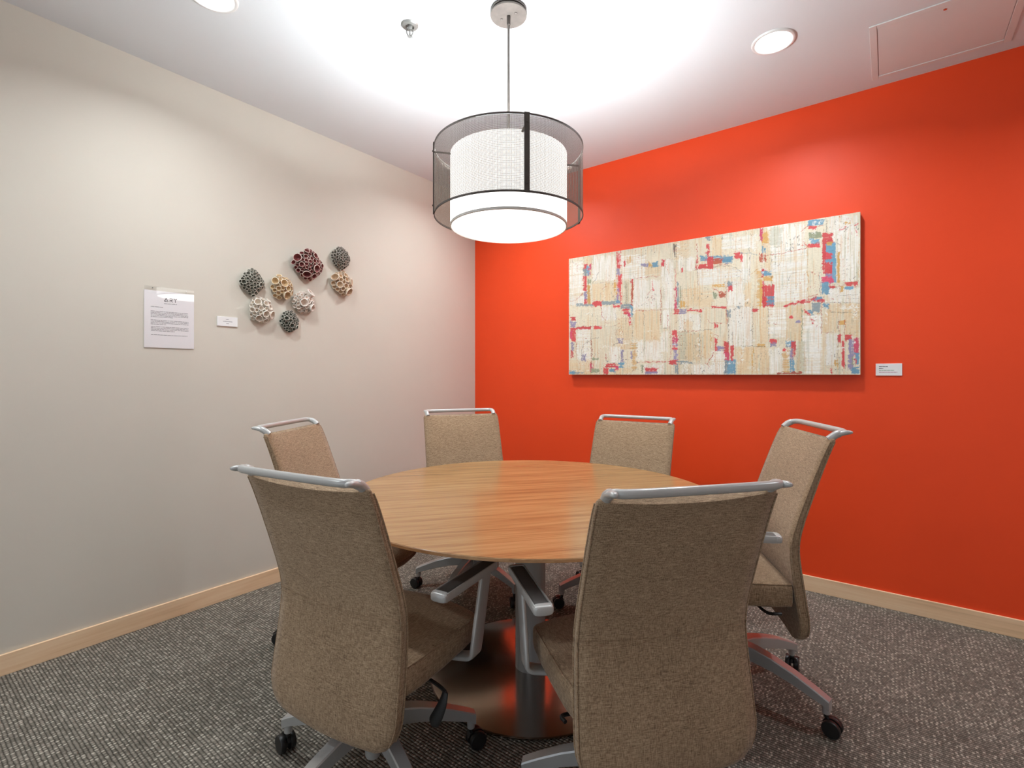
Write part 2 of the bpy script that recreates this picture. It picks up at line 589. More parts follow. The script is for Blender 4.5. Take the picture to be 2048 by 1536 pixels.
def f_piping(s, fr):
    def fn(bm):
        zz = [0.30 + 0.66 * k / 30 for k in range(31)]
        pts = []
        for z in zz:
            y, w = lerp_table(BACK, z)
            t = lerp_table(THICK, z)[0]
            pts.append((s * (w + 0.0005), y + t * (0.88 if fr else 0.14), z))
        sweep(bm, pts, 0.0026, 6)
    return fn


def f_seam(dz):
    def fn(bm):
        sweep(bm, [back_point(0.612 + dz - 0.012 * (1 - (s / 10) ** 2), s / 10.2, False, 0.0002) for s in range(-10, 11)], 0.0011, 5)
    return fn


def f_seat(bm):
    rings = []
    # rings from rear to front: y, z_top, z_bottom, half width
    prof = [(-0.125, 0.470, 0.402, 0.222), (-0.12, 0.474, 0.398, 0.232), (-0.06, 0.476, 0.395, 0.238), (0.04, 0.475, 0.395, 0.240), (0.14, 0.475, 0.397, 0.240),
            (0.20, 0.471, 0.400, 0.238), (0.228, 0.464, 0.405, 0.233), (0.242, 0.453, 0.414, 0.224), (0.247, 0.441, 0.424, 0.21)]
    for y, zt, zb, w in prof:
        r = []
        n = 12
        for i in range(n + 1):
            s = -1 + 2 * i / n
            r.append((s * (w - 0.012), y, zt - 0.006 * (1 - s * s) * 0.6))
        r.append((w - 0.003, y, zt - 0.005))
        r.append((w, y, zt - 0.014))
        r.append((w, y, zb + 0.012))
        r.append((w - 0.006, y, zb + 0.002))
        for i in range(5):
            s = 1 - 2 * i / 4
            r.append((s * (w - 0.014), y, zb))
        r.append((-w + 0.006, y, zb + 0.002))
        r.append((-w, y, zb + 0.012))
        r.append((-w, y, zt - 0.014))
        r.append((-w + 0.003, y, zt - 0.005))
        k = max(0.0, (y + 0.02) / 0.267)           # the front edge bows forward in plan
        r = [(x, yy + 0.066 * k * (1 - (x / 0.24) ** 2), z) for x, yy, z in r]
        rings.append(r)
    ring_faces(bm, rings)


def f_seat_piping(s):
    def fn(bm):
        sweep(bm, [(s * 0.2255, -0.12, 0.4735), (s * 0.2335, -0.06, 0.4745), (s * 0.236, 0.04, 0.4735), (s * 0.236, 0.14, 0.4735), (s * 0.234, 0.2, 0.469), (s * 0.228, 0.226, 0.463)], 0.0022, 6)
    return fn


def f_handle(bm):
    z0, y0, w0 = 0.972, -0.252, 0.206
    pts = [(-w0, y0 + 0.010, z0 - 0.006), (-w0 - 0.003, y0 - 0.010, z0 + 0.010), (-w0 + 0.002, y0 - 0.032, z0 + 0.0185), (-w0 + 0.026, y0 - 0.046, z0 + 0.0195)]
    pts += [(-0.09, y0 - 0.050, z0 + 0.0195), (0.09, y0 - 0.050, z0 + 0.0195)]
    pts += [(w0 - 0.026, y0 - 0.046, z0 + 0.0195), (w0 - 0.002, y0 - 0.032, z0 + 0.0185), (w0 + 0.003, y0 - 0.010, z0 + 0.010), (w0, y0 + 0.010, z0 - 0.006)]
    c = catmull(pts, 6)
    n = len(c)
    rad = [0.0105 if 0.17 < k / (n - 1) < 0.83 else 0.0125 for k in range(n)]
    sweep(bm, c, rad, 12, up=(0, 0, 1), sx=1.0, sz=1.0)
    for s in (-1, 1):                            # pointed tails at both ends of the bar
        sweep(bm, catmull([(s * (w0 + 0.003), y0 - 0.008, z0 + 0.010), (s * (w0 + 0.006), y0 - 0.040, z0 + 0.019), (s * (w0 + 0.009), y0 - 0.060, z0 + 0.0205)], 5),
              [0.012, 0.012, 0.0120, 0.0118, 0.0116, 0.0113, 0.0108, 0.010, 0.0088, 0.0072, 0.0045], 10, sx=1.0, sz=0.75)


def f_armrest(s):
    def fn(bm):
        x, z = s * 0.288, 0.650
        for q in (-1, 1):                        # two side rails
            sweep(bm, [(x + q * 0.0225, -0.054, z), (x + q * 0.0225, 0.215, z)], 0.0036, 8, sx=0.8, sz=3.2, power=4)
        sweep(bm, [(x, -0.04, z - 0.010), (x, 0.215, z - 0.010)], 0.004, 8, sx=5.6, sz=1.0, power=5)
    return fn


def f_armcap(s, fr):
    def fn(bm):
        x, z = s * 0.288, 0.650
        if fr:
            sweep(bm, [(x, 0.212, z), (x, 0.224, z), (x, 0.229, z)], [0.0132, 0.0128, 0.0105], 20, sx=2.0, sz=1.0, power=4)
        else:
            sweep(bm, [(x, -0.063, z), (x, -0.061, z), (x, -0.057, z), (x, -0.044, z)], [0.0095, 0.0118, 0.013, 0.0132], 20, sx=2.0, sz=1.0, power=4)
    return fn


def f_armpad(s):
    def fn(bm):
        x, z = s * 0.288, 0.6535
        sweep(bm, [(x, -0.047, z), (x, 0.214, z)], 0.0075, 12, sx=2.65, sz=1.0, power=5)
    return fn


def f_post(s):
    def fn(bm):
        x = s * 0.283
        pts = catmull([(x, 0.196, 0.640), (x, 0.180, 0.575), (x, 0.158, 0.49), (x, 0.140, 0.425), (x - s * 0.006, 0.136, 0.399), (x - s * 0.045, 0.134, 0.386), (x - s * 0.13, 0.120, 0.380), (x - s * 0.21, 0.10, 0.380)], 4)
        n = len(pts)
        rings = []
        for i, p in enumerate(pts):
            d = (pts[min(i + 1, n - 1)] - pts[max(i - 1, 0)]).normalized()
            side = Vector((0, 1, 0))
            side = (side - d * side.dot(d)).normalized()
            nrm = d.cross(side).normalized()
            f = i / (n - 1)
            hw = 0.0255 + 0.003 * math.sin(PI * min(1, f * 1.4)) - (0.010 * max(0, f - 0.6) / 0.4)
            ht = 0.0075
            ring = []
            for k in range(14):
                a = 2 * PI * (k + 0.5) / 14
                c, q = math.cos(a), math.sin(a)
                c = math.copysign(abs(c) ** 0.45, c)
                q = math.copysign(abs(q) ** 0.45, q)
                ring.append(p + side * (c * hw) + nrm * (q * ht))
            rings.append(ring)
        ring_faces(bm, rings)
    return fn


def f_mechanism(bm):
    box(bm, (-0.075, -0.13, 0.335), (0.075, 0.13, 0.396), 0.012)
    lathe(bm, [(0.026, 0.19), (0.026, 0.345)], 24)
    sweep(bm, [(0.0, -0.05, 0.36), (0.0, -0.13, 0.35), (0.0, -0.150, 0.38)], 0.012, 8, sx=3.0)


def f_lever(s):
    def fn(bm):
        if s < 0:                                # thin bent lever under the left side
            sweep(bm, catmull([(-0.06, -0.03, 0.368), (-0.16, -0.035, 0.366), (-0.222, -0.045, 0.372), (-0.243, -0.062, 0.380), (-0.240, -0.082, 0.380)], 4), 0.0052, 8)
            return
        sweep(bm, catmull([(0.06, 0.03, 0.372), (0.16, 0.015, 0.374), (0.25, -0.015, 0.384), (0.292, -0.034, 0.386), (0.297, -0.040, 0.378)], 4), 0.0055, 8)
        pts = catmull([(0.297, -0.038, 0.388), (0.293, -0.045, 0.362), (0.284, -0.052, 0.335), (0.275, -0.057, 0.315), (0.270, -0.060, 0.302)], 5)
        n = len(pts)
        rings = []
        for i, p in enumerate(pts):
            f = i / (n - 1)
            hw = 0.009 + 0.0085 * math.sin(min(1.0, f / 0.75) * PI / 2)
            if f > 0.72:
                hw *= math.sqrt(max(0.05, 1 - ((f - 0.72) / 0.28) ** 2))
            d = (pts[min(i + 1, n - 1)] - pts[max(i - 1, 0)]).normalized()
            side = d.cross(Vector((0, 1, 0))).normalized()
            nr = side.cross(d).normalized()
            rings.append([p + side * (math.cos(2 * PI * k / 12) * hw) + nr * (math.sin(2 * PI * k / 12) * 0.004) for k in range(12)])
        ring_faces(bm, rings)
    return fn


def f_hub(bm):
    lathe(bm, [(0.020, 0.058), (0.023, 0.064), (0.0235, 0.100), (0.028, 0.108), (0.036, 0.118), (0.040, 0.150), (0.044, 0.185), (0.038, 0.198), (0.027, 0.202), (0.0265, 0.25)], 28)


def f_leg(bm):
    # along +X, from the hub to the caster socket
    tab = [(0.030, 0.198, 0.145, 0.023), (0.075, 0.196, 0.143, 0.022), (0.14, 0.184, 0.136, 0.020), (0.21, 0.164, 0.121, 0.0185), (0.27, 0.141, 0.104, 0.0175), (0.305, 0.126, 0.094, 0.017), (0.322, 0.118, 0.082, 0.0165)]
    rings = []
    for x, zt, zb, w in tab:
        rings.append([(x, -w + 0.003, zt), (x, w - 0.003, zt), (x, w, zt - 0.004), (x, w - 0.001, zb + 0.003), (x, w - 0.006, zb), (x, -w + 0.006, zb), (x, -w + 0.001, zb + 0.003), (x, -w, zt - 0.004)])
    ring_faces(bm, rings)
    lathe(bm, [(0.0085, 0.066), (0.0125, 0.070), (0.0135, 0.098)], 16, center=(0.309, 0, 0))


def f_caster(bm):
    # twin wheels about the local Y axis, swivel stem at the origin
    for q in (-1, 1):
        prof = [(0.006, 0.0), (0.020, 0.001), (0.0265, 0.003), (0.0285, 0.007), (0.0285, 0.017), (0.0265, 0.020), (0.008, 0.021)]
        seg = 24
        rings = [[(0.018 + r * math.cos(2 * PI * i / seg), q * (0.004 + d), 0.029 + r * math.sin(2 * PI * i / seg)) for i in range(seg)] for r, d in prof]
        ring_faces(bm, rings)
    sweep(bm, catmull([(0.0, 0, 0.078), (0.0, 0, 0.060), (0.006, 0, 0.050), (0.018, 0, 0.030)], 3), 0.0075, 8)
    # hood over the wheels
    rings = []
    for k in range(7):
        a = math.radians(30 + k * 22)
        c, s_ = math.cos(a), math.sin(a)
        rings.append([(0.018 + c * 0.0305, -0.004, 0.029 + s_ * 0.0305), (0.018 + c * 0.0305, 0.004, 0.029 + s_ * 0.0305), (0.018 + c * 0.012, 0.004, 0.029 + s_ * 0.012), (0.018 + c * 0.012, -0.004, 0.029 + s_ * 0.012)])
    ring_faces(bm, rings)


CH = {
    'backrest': make_back_mesh(),
    'seat': me_of('seat', f_seat, MAT['fabric_seat'], angle=0.9),
    'handle': me_of('handle_bar', f_handle, MAT['silver'], angle=1.2),
    'mechanism': me_of('tilt_mechanism', f_mechanism, MAT['black']),
    'hub': me_of('hub', f_hub, MAT['silver'], angle=0.8),
    'leg': me_of('leg', f_leg, MAT['polished'], angle=0.4),
    'caster': me_of('caster', f_caster, MAT['black']),
}
for s in (-1, 1):
    CH['rail', s] = me_of('armrest', f_armrest(s), MAT['silver'])
    CH['seat_piping', s] = me_of('piping', f_seat_piping(s), MAT['piping'])
    for fr in (True, False):
        CH['piping', s, fr] = me_of('piping', f_piping(s, fr), MAT['piping'])
        CH['cap', s, fr] = me_of('end_cap', f_armcap(s, fr), MAT['silver'], angle=1.2)
    CH['pad', s] = me_of('armrest_pad', f_armpad(s), MAT['pad'])
    CH['post', s] = me_of('arm_support', f_post(s), MAT['silver'], angle=0.9)
    CH['seam', s] = me_of('seam', f_seam(-0.0055 + s * 0.0055), MAT['piping'])
    CH['lever', s] = me_of('lever', f_lever(s), MAT['black'])


def chair(label, lat, dep, theta, dz, leg_angle, seed, trail=0.0):
    w = cam2world(lat, dep, 0)
    dirx = RGT[0] * math.sin(theta) + FWD[0] * math.cos(theta)
    diry = RGT[1] * math.sin(theta) + FWD[1] * math.cos(theta)
    rz = math.atan2(-dirx, diry)
    t = thing('conference_chair', label, 'chair', (w.x, w.y, 0), rz, 'tan conference chairs around the table')
    up = Matrix.Translation((0, 0, dz))
    b = inst('backrest', CH['backrest'], t, up)
    for s in (-1, 1):
        inst('piping', CH['piping', s, True], b)
        inst('piping', CH['piping', s, False], b)
        inst('seam', CH['seam', s], b)
    st = inst('seat', CH['seat'], t, up)
    for s in (-1, 1):
        inst('piping', CH['seat_piping', s], st)
    h = inst('handle_bar', CH['handle'], t, up)
    h['label'] = 'silver grey handle bar along the top'
    for s in (-1, 1):
        a = inst('armrest', CH['rail', s], t, up)
        inst('armrest_pad', CH['pad', s], a)
        inst('end_cap', CH['cap', s, True], a)
        inst('end_cap', CH['cap', s, False], a)
        inst('arm_support', CH['post', s], t, up)
        lv = inst('lever', CH['lever', s], t, up)
        lv['label'] = 'black paddle lever'
    inst('tilt_mechanism', CH['mechanism'], t, up)
    inst('hub', CH['hub'], t)
    r = random.Random(seed)
    # leg_angle is given in the camera's plan (lateral, depth); turn it into the chair's frame
    base = leg_angle + YAW - rz
    for k in range(5):
        a = base + k * 2 * PI / 5
        lg = inst('leg', CH['leg'], t, Matrix.Rotation(a, 4, 'Z'))
        sw = trail + r.uniform(-0.9, 0.9)
        inst('caster', CH['caster'], lg, Matrix.Translation((0.309, 0, 0)) @ Matrix.Rotation(sw, 4, 'Z'))
    return t


R_ = math.radians
chair('tan conference chair facing the orange wall straight on from across the table', -0.424, 1.520, 0.490, -0.027, R_(164), 3)
chair('tan conference chair facing the corner where the beige and orange walls meet', 0.346, 1.371, -0.240, -0.021, R_(170), 5, PI)
chair('tan conference chair with its back to the corner of beige and orange walls', -0.225, 2.827, 2.786, 0.005, R_(176), 8)
chair('tan conference chair with its back square to the orange wall, below the painting', 0.566, 2.666, -2.552, -0.022, R_(190), 11)
chair('tan conference chair with its back to the beige wall, below the ceramic clusters', -0.735, 2.225, 1.659, 0.008, R_(100), 14)
chair('tan conference chair facing the beige wall, nearest the small card beside the painting', 0.866, 1.928, -1.403, 0.034, R_(-49), 17)

# ------------------------------------------------------------------ pendant lamp
LP = cam2world(-0.014, 2.078, ROOM_H)
lamp = thing('pendant_lamp', 'drum pendant lamp of bronze wire mesh around a glowing white shade above the table', 'lamp', (LP.x, LP.y, ROOM_H), YAW)
# local frame: x to the photo's right, y away from the camera, z = 0 at the ceiling
zc = lambda z: z - ROOM_H
bm = bmesh.new()
lathe(bm, [(0.0735, 0.0), (0.0735, -0.010), (0.066, -0.012), (0.066, -0.017)], 64)
lathe(bm, [(0.066, -0.0165), (0.0755, -0.0170), (0.0765, -0.018), (0.0765, -0.023), (0.0755, -0.0245)], 64)
canopy = obj('canopy', bm, MAT['bronze'], lamp, True, 0.6)
for (x, y) in ((0.030, -0.018), (-0.030, 0.018)):
    bm = bmesh.new(); lathe(bm, [(0.0055, -0.0244), (0.0055, -0.027), (0.003, -0.0285)], 14, center=(x, y, 0))
    obj('screw', bm, MAT['bronze'], canopy, True, 0.6)
bm = bmesh.new()
lathe(bm, [(0.0075, -0.024), (0.0075, -0.062), (0.0055, -0.064)], 16)
obj('stem_collar', bm, MAT['bronze'], lamp, True, 0.6)
bm = bmesh.new()
lathe(bm, [(0.0052, -0.05), (0.0052, zc(2.105))], 12)
obj('stem', bm, MAT['bronze'], lamp, True, 0.6)
RO, ZB, ZT = 0.307, 1.874, 2.151
bm = bmesh.new()
NV, NH = 600, 84
for k in range(NV):                               # upright wires
    a0 = 2 * PI * k / NV
    hw = 0.00062 / RO
    p = [(RO * math.cos(a0 - hw), RO * math.sin(a0 - hw)), (RO * math.cos(a0 + hw), RO * math.sin(a0 + hw))]
    v = [bm.verts.new((x, y, z)) for (x, y), z in ((p[0], zc(ZB)), (p[1], zc(ZB)), (p[1], zc(ZT)), (p[0], zc(ZT)))]
    bm.faces.new(v)
for k in range(NH):                               # hoop wires
    z = ZB + (ZT - ZB) * (k + 0.5) / NH
    seg = 96
    lo = [bm.verts.new(((RO + 0.0006) * math.cos(2 * PI * i / seg), (RO + 0.0006) * math.sin(2 * PI * i / seg), zc(z - 0.00065))) for i in range(seg)]
    hi = [bm.verts.new(((RO + 0.0006) * math.cos(2 * PI * i / seg), (RO + 0.0006) * math.sin(2 * PI * i / seg), zc(z + 0.00065))) for i in range(seg)]
    for i in range(seg):
        j = (i + 1) % seg
        bm.faces.new((lo[i], lo[j], hi[j], hi[i]))
ms = obj('mesh_screen', bm, MAT['mesh'], lamp)
ms['kind'] = 'stuff'
ms['label'] = 'fine bronze wire mesh drum'
for z in (ZB, ZT):
    bm = bmesh.new()
    seg = 96
    pr = [(0.0016, 0.0035), (-0.0016, 0.0035), (-0.0016, -0.0035), (0.0016, -0.0035)]
    rings = [[((RO + dr) * math.cos(2 * PI * i / seg), (RO + dr) * math.sin(2 * PI * i / seg), zc(z) + dz) for dr, dz in pr] for i in range(seg)]
    rings.append(rings[0])
    ring_faces(bm, rings, True, False, False)
    obj('rim', bm, MAT['bronze'], lamp)
for k in range(4):
    a = -PI / 2 + math.radians(12.6) + k * PI / 2
    e = Vector((math.cos(a), math.sin(a), 0)); s = Vector((-math.sin(a), math.cos(a), 0))
    bm = bmesh.new()
    pts = [e * (RO + 0.0035) + Vector((0, 0, zc(ZB - 0.005))), e * (RO + 0.0035) + Vector((0, 0, zc(ZT + 0.004)))]
    rings = []
    for p in pts:
        rings.append([p + s * 0.0098 + e * 0.0018, p - s * 0.0098 + e * 0.0018, p - s * 0.0098 - e * 0.0018, p + s * 0.0098 - e * 0.0018])
    ring_faces(bm, rings)
    st = obj('strap', bm, MAT['bronze'], lamp)
    for z in (ZB + 0.028, ZT - 0.030):
        bm = bmesh.new()
        c = e * (RO + 0.005) + Vector((0, 0, zc(z)))
        rings = [[c + e * d + (s * math.cos(2 * PI * i / 10) + Vector((0, 0, 1)) * math.sin(2 * PI * i / 10)) * r for i in range(10)] for r, d in ((0.0038, 0.0), (0.0035, 0.0025), (0.0015, 0.0035))]
        ring_faces(bm, rings)
        obj('rivet', bm, MAT['bronze'], st, True, 0.8)
    bm = bmesh.new()
    sweep(bm, [e * 0.004 + Vector((0, 0, zc(2.118))), e * 0.235 + Vector((0, 0, zc(2.118))), e * (RO + 0.002) + Vector((0, 0, zc(2.118)))], 0.003, 8, sx=1.6, sz=0.9, power=4)
    obj('spider_arm', bm, MAT['bronze'], lamp)
RI = 0.2415
bm = bmesh.new()
seg = 96
prof = [(RI - 0.003, 2.125), (RI, 2.127), (RI, 1.836), (RI - 0.003, 1.832), (RI - 0.004, 1.836), (RI - 0.004, 2.122)]
rings = [[(r * math.cos(2 * PI * i / seg), r * math.sin(2 * PI * i / seg), zc(z)) for i in range(seg)] for r, z in prof]
rings.append(rings[0])
ring_faces(bm, rings, True, False, False)
sh = obj('lamp_shade', bm, MAT['drum'], lamp, True, 0.8)
sh['label'] = 'glowing white inner drum shade'
bm = bmesh.new()
pr = [(RI + 0.0012, 1.8400), (RI + 0.0016, 1.8310), (RI - 0.0035, 1.8295), (RI - 0.0060, 1.8335)]
rings = [[(r * math.cos(2 * PI * i / seg), r * math.sin(2 * PI * i / seg), zc(z)) for r, z in pr] for i in range(seg)]
rings.append(rings[0])
ring_faces(bm, rings, True, False, False)
obj('shade_lip', bm, MAT['white_trim'], lamp, True, 0.8)
bm = bmesh.new()
lathe(bm, [(RI - 0.0045, zc(1.846)), (RI - 0.006, zc(1.838)), (RI - 0.03, zc(1.833)), (0.15, zc(1.8285)), (0.07, zc(1.827)), (0.01, zc(1.8265))], 96, cap0=False)
obj('lower_lens', bm, MAT['lens'], lamp, True)
for k in range(3):
    a = PI / 6 + k * 2 * PI / 3
    bm = bmesh.new()
    lathe(bm, [(0.006, -0.035), (0.022, -0.028), (0.031, -0.012), (0.031, 0.006), (0.022, 0.024), (0.014, 0.034), (0.0135, 0.05)], 20, center=(0.12 * math.cos(a), 0.12 * math.sin(a), zc(2.066)))
    obj('bulb', bm, MAT['bulb'], lamp, True)

# ------------------------------------------------------------------ recessed downlights
DL = [((0.705, -2.39), 'round recessed ceiling downlight on the art card side of the room'),
      ((2.449, -0.727), 'round recessed ceiling downlight beside the square access panel'),
      ((0.72, -0.73), 'round recessed ceiling downlight above the corner of beige and orange walls'),
      ((4.19, -0.727), 'added ceiling downlight past the access panel, brightening the orange wall'),  # unseen, added to brighten the far end of the orange wall
      ((0.705, -4.05), 'added ceiling downlight brightening the beige wall near the made-up glazed front')]  # unseen, added to lift the lower part of the beige wall
for (x, y), lab in DL:
    d = thing('downlight', lab, 'light', (x, y, ROOM_H), 0.0, 'recessed ceiling downlights')
    bm = bmesh.new()
    seg = 48
    prof = [(0.092, 0.0), (0.091, -0.004), (0.086, -0.007), (0.078, -0.0065), (0.074, -0.003), (0.072, 0.0)]
    lathe(bm, prof, seg, cap0=False, cap1=False)
    obj('trim_ring', bm, MAT['white_trim'], d, True)
    bm = bmesh.new()
    lathe(bm, [(0.0735, -0.0025), (0.060, -0.0045), (0.01, -0.0055)], seg, cap0=False)
    obj('lens', bm, MAT['downlight'], d, True)
    la = bpy.data.lights.new('downlight_beam', 'AREA')
    la.shape = 'DISK'
    la.size = 0.12
    la.energy = W_DOWNLIGHT
    la.spread = SPREAD
    la.color = (0.93, 1.0, 1.05)
    lo = bpy.data.objects.new('downlight_beam', la)
    COL.objects.link(lo)
    lo.parent = d
    lo.location = (0, 0, -0.009)

# ------------------------------------------------------------------ sprinkler head
SP = cam2world(-0.444, 2.165, ROOM_H)
sp = thing('fire_sprinkler', 'small chrome fire sprinkler head hanging from the ceiling', 'sprinkler', (SP.x, SP.y, ROOM_H), YAW)
bm = bmesh.new()
lathe(bm, [(0.037, 0.0), (0.037, -0.003), (0.032, -0.008), (0.019, -0.010), (0.018, -0.004), (0.016, -0.002)], 32)
obj('escutcheon', bm, MAT['brushed'], sp, True, 0.6)
bm = bmesh.new()
lathe(bm, [(0.010, -0.003), (0.010, -0.018), (0.007, -0.022)], 16)
lathe(bm, [(0.0035, -0.021), (0.0035, -0.052)], 10)
for s in (-1, 1):
    sweep(bm, catmull([(s * 0.008, 0, -0.016), (s * 0.014, 0, -0.028), (s * 0.010, 0, -0.042), (s * 0.002, 0, -0.050)], 4), 0.0032, 8)
obj('sprinkler_frame', bm, MAT['brushed'], sp, True, 0.7)
bm = bmesh.new()
lathe(bm, [(0.007, -0.050), (0.007, -0.0525)], 16)
for k in range(14):
    a = 2 * PI * k / 14
    sweep(bm, [(0.006 * math.cos(a), 0.006 * math.sin(a), -0.051), (0.015 * math.cos(a), 0.015 * math.sin(a), -0.054)], 0.0012, 6, sx=1.3, sz=0.5)
obj('deflector', bm, MAT['brushed'], sp, True, 0.7)

# ------------------------------------------------------------------ ceiling access panel
ap = thing('access_panel', 'square white access panel set in the ceiling by the orange wall', 'panel', (3.056, -0.335, ROOM_H))
bm = bmesh.new()
o_, i_ = (0.256, 0.245), (0.229, 0.219)
for (lo, hi) in (((-o_[0], -o_[1]), (-i_[0], o_[1])), ((i_[0], -o_[1]), (o_[0], o_[1])), ((-i_[0], -o_[1]), (i_[0], -i_[1])), ((-i_[0], i_[1]), (i_[0], o_[1]))):
    box(bm, (lo[0], lo[1], -0.005), (hi[0], hi[1], 0.0), 0.001, 1)
obj('frame', bm, MAT['panel'], ap)
bm = bmesh.new()
box(bm, (-i_[0] + 0.0025, -i_[1] + 0.0025, -0.003), (i_[0] - 0.0025, i_[1] - 0.0025, 0.0), 0.0008, 1)
obj('hatch', bm, MAT['panel'], ap)
bm = bmesh.new(); lathe(bm, [(0.007, -0.003), (0.006, -0.0045)], 16, center=(-0.0, -0.19, 0))
obj('cam_lock', bm, MAT['chrome'], ap)

# ------------------------------------------------------------------ ceramic wall sculptures
def cup_mesh(name, mats, seg=12, seed=0):
    r = random.Random(seed)
    wob = [1 + r.uniform(-0.09, 0.09) for _ in range(seg)]
    prof = [(0.30, -0.6, 0), (0.55, -0.1, 0), (0.80, 0.45, 0), (0.97, 0.88, 0), (1.0, 1.0, 1), (0.86, 1.02, 1), (0.76, 0.86, 2), (0.62, 0.45, 2), (0.36, 0.12, 2), (0.10, 0.02, 2)]
    bm = bmesh.new()
    vr = []
    for (rad, z, mi) in prof:
        vr.append([bm.verts.new((rad * (1 + (wob[i] - 1) * max(0, z)) * math.cos(2 * PI * i / seg), rad * (1 + (wob[i] - 1) * max(0, z)) * math.sin(2 * PI * i / seg), z)) for i in range(seg)])
    for q in range(len(prof) - 1):
        for i in range(seg):
            j = (i + 1) % seg
            f = bm.faces.new((vr[q][i], vr[q][j], vr[q + 1][j], vr[q + 1][i]))
            f.material_index = prof[q + 1][2] if prof[q][2] != 1 else (1 if prof[q + 1][2] == 1 else 2)
            f.smooth = True
    f = bm.faces.new(vr[-1]); f.material_index = 2
    bmesh.ops.recalc_face_normals(bm, faces=bm.faces[:])
    me = bpy.data.meshes.new(name)
    bm.to_mesh(me); bm.free()
    for m in mats:
        me.materials.append(m)
    return me


def ceramic(nm, outer, rim, inner):
    return [simple(nm + ' glaze', srgb(*outer), 0.5, noise=0.15, nscale=60), simple(nm + ' rim', srgb(*rim), 0.6, noise=0.08, nscale=60), simple(nm + ' inside', srgb(*inner), 0.3, noise=0.15, nscale=60)]


GLZ = {
    'grey': ceramic('grey green', (142, 138, 122), (214, 209, 194), (106, 106, 94)),
    'dark': ceramic('dark green grey', (114, 113, 101), (206, 203, 189), (86, 89, 79)),
    'maroon': ceramic('maroon', (112, 80, 74), (222, 200, 188), (130, 66, 64)),
    'ash': ceramic('ash grey', (142, 134, 122), (208, 201, 188), (110, 104, 94)),
    'cream': ceramic('cream', (216, 194, 160), (238, 224, 200), (206, 176, 134)),
    'rose': ceramic('rosy cream', (218, 196, 168), (240, 226, 208), (208, 178, 146)),
    'white': ceramic('off white', (230, 222, 208), (246, 240, 230), (224, 212, 196)),
    'chalk': ceramic('chalk white', (228, 218, 206), (248, 242, 234), (222, 206, 192)),
}
CUPS = {k: [cup_mesh('cup', v, 12, i * 7 + j) for j in range(3)] for i, (k, v) in enumerate(GLZ.items())}

SCULPT = [  # px centre, half size in px (w, h), glaze, number of cups, cup size range (fraction of radius), diamond-ness, label
    (506.9, 564.1, 27.5, 28.5, 'grey', 90, (0.12, 0.20), 1.25, 'grey green ceramic cluster of small cups, diamond shaped, next to the cream one'),
    (567.0, 575.0, 21.5, 23.0, 'cream', 34, (0.22, 0.44), 2.4, 'cream yellow ceramic cluster of wide cups below the maroon one'),
    (617.8, 529.4, 33.5, 34.0, 'maroon', 95, (0.11, 0.27), 1.25, 'large maroon ceramic cluster of cups with pale rims'),
    (683.8, 515.9, 20.5, 24.0, 'ash', 90, (0.12, 0.19), 1.5, 'ash grey ceramic cluster of tiny cups, highest on the wall'),
    (686.3, 566.7, 18.0, 24.0, 'rose', 30, (0.24, 0.46), 1.9, 'narrow rosy cream ceramic cluster directly below the ash grey one'),
    (524.6, 620.0, 23.5, 23.5, 'white', 42, (0.20, 0.40), 2.4, 'round white ceramic cluster of open cups beside the small label card'),
    (610.0, 604.7, 21.5, 20.5, 'chalk', 38, (0.20, 0.46), 2.4, 'chalk white ceramic cluster with one large flat cup, under the maroon one'),
    (582.2, 642.0, 20.0, 22.0, 'dark', 60, (0.14, 0.26), 1.6, 'dark green grey ceramic cluster, lowest on the wall'),
]
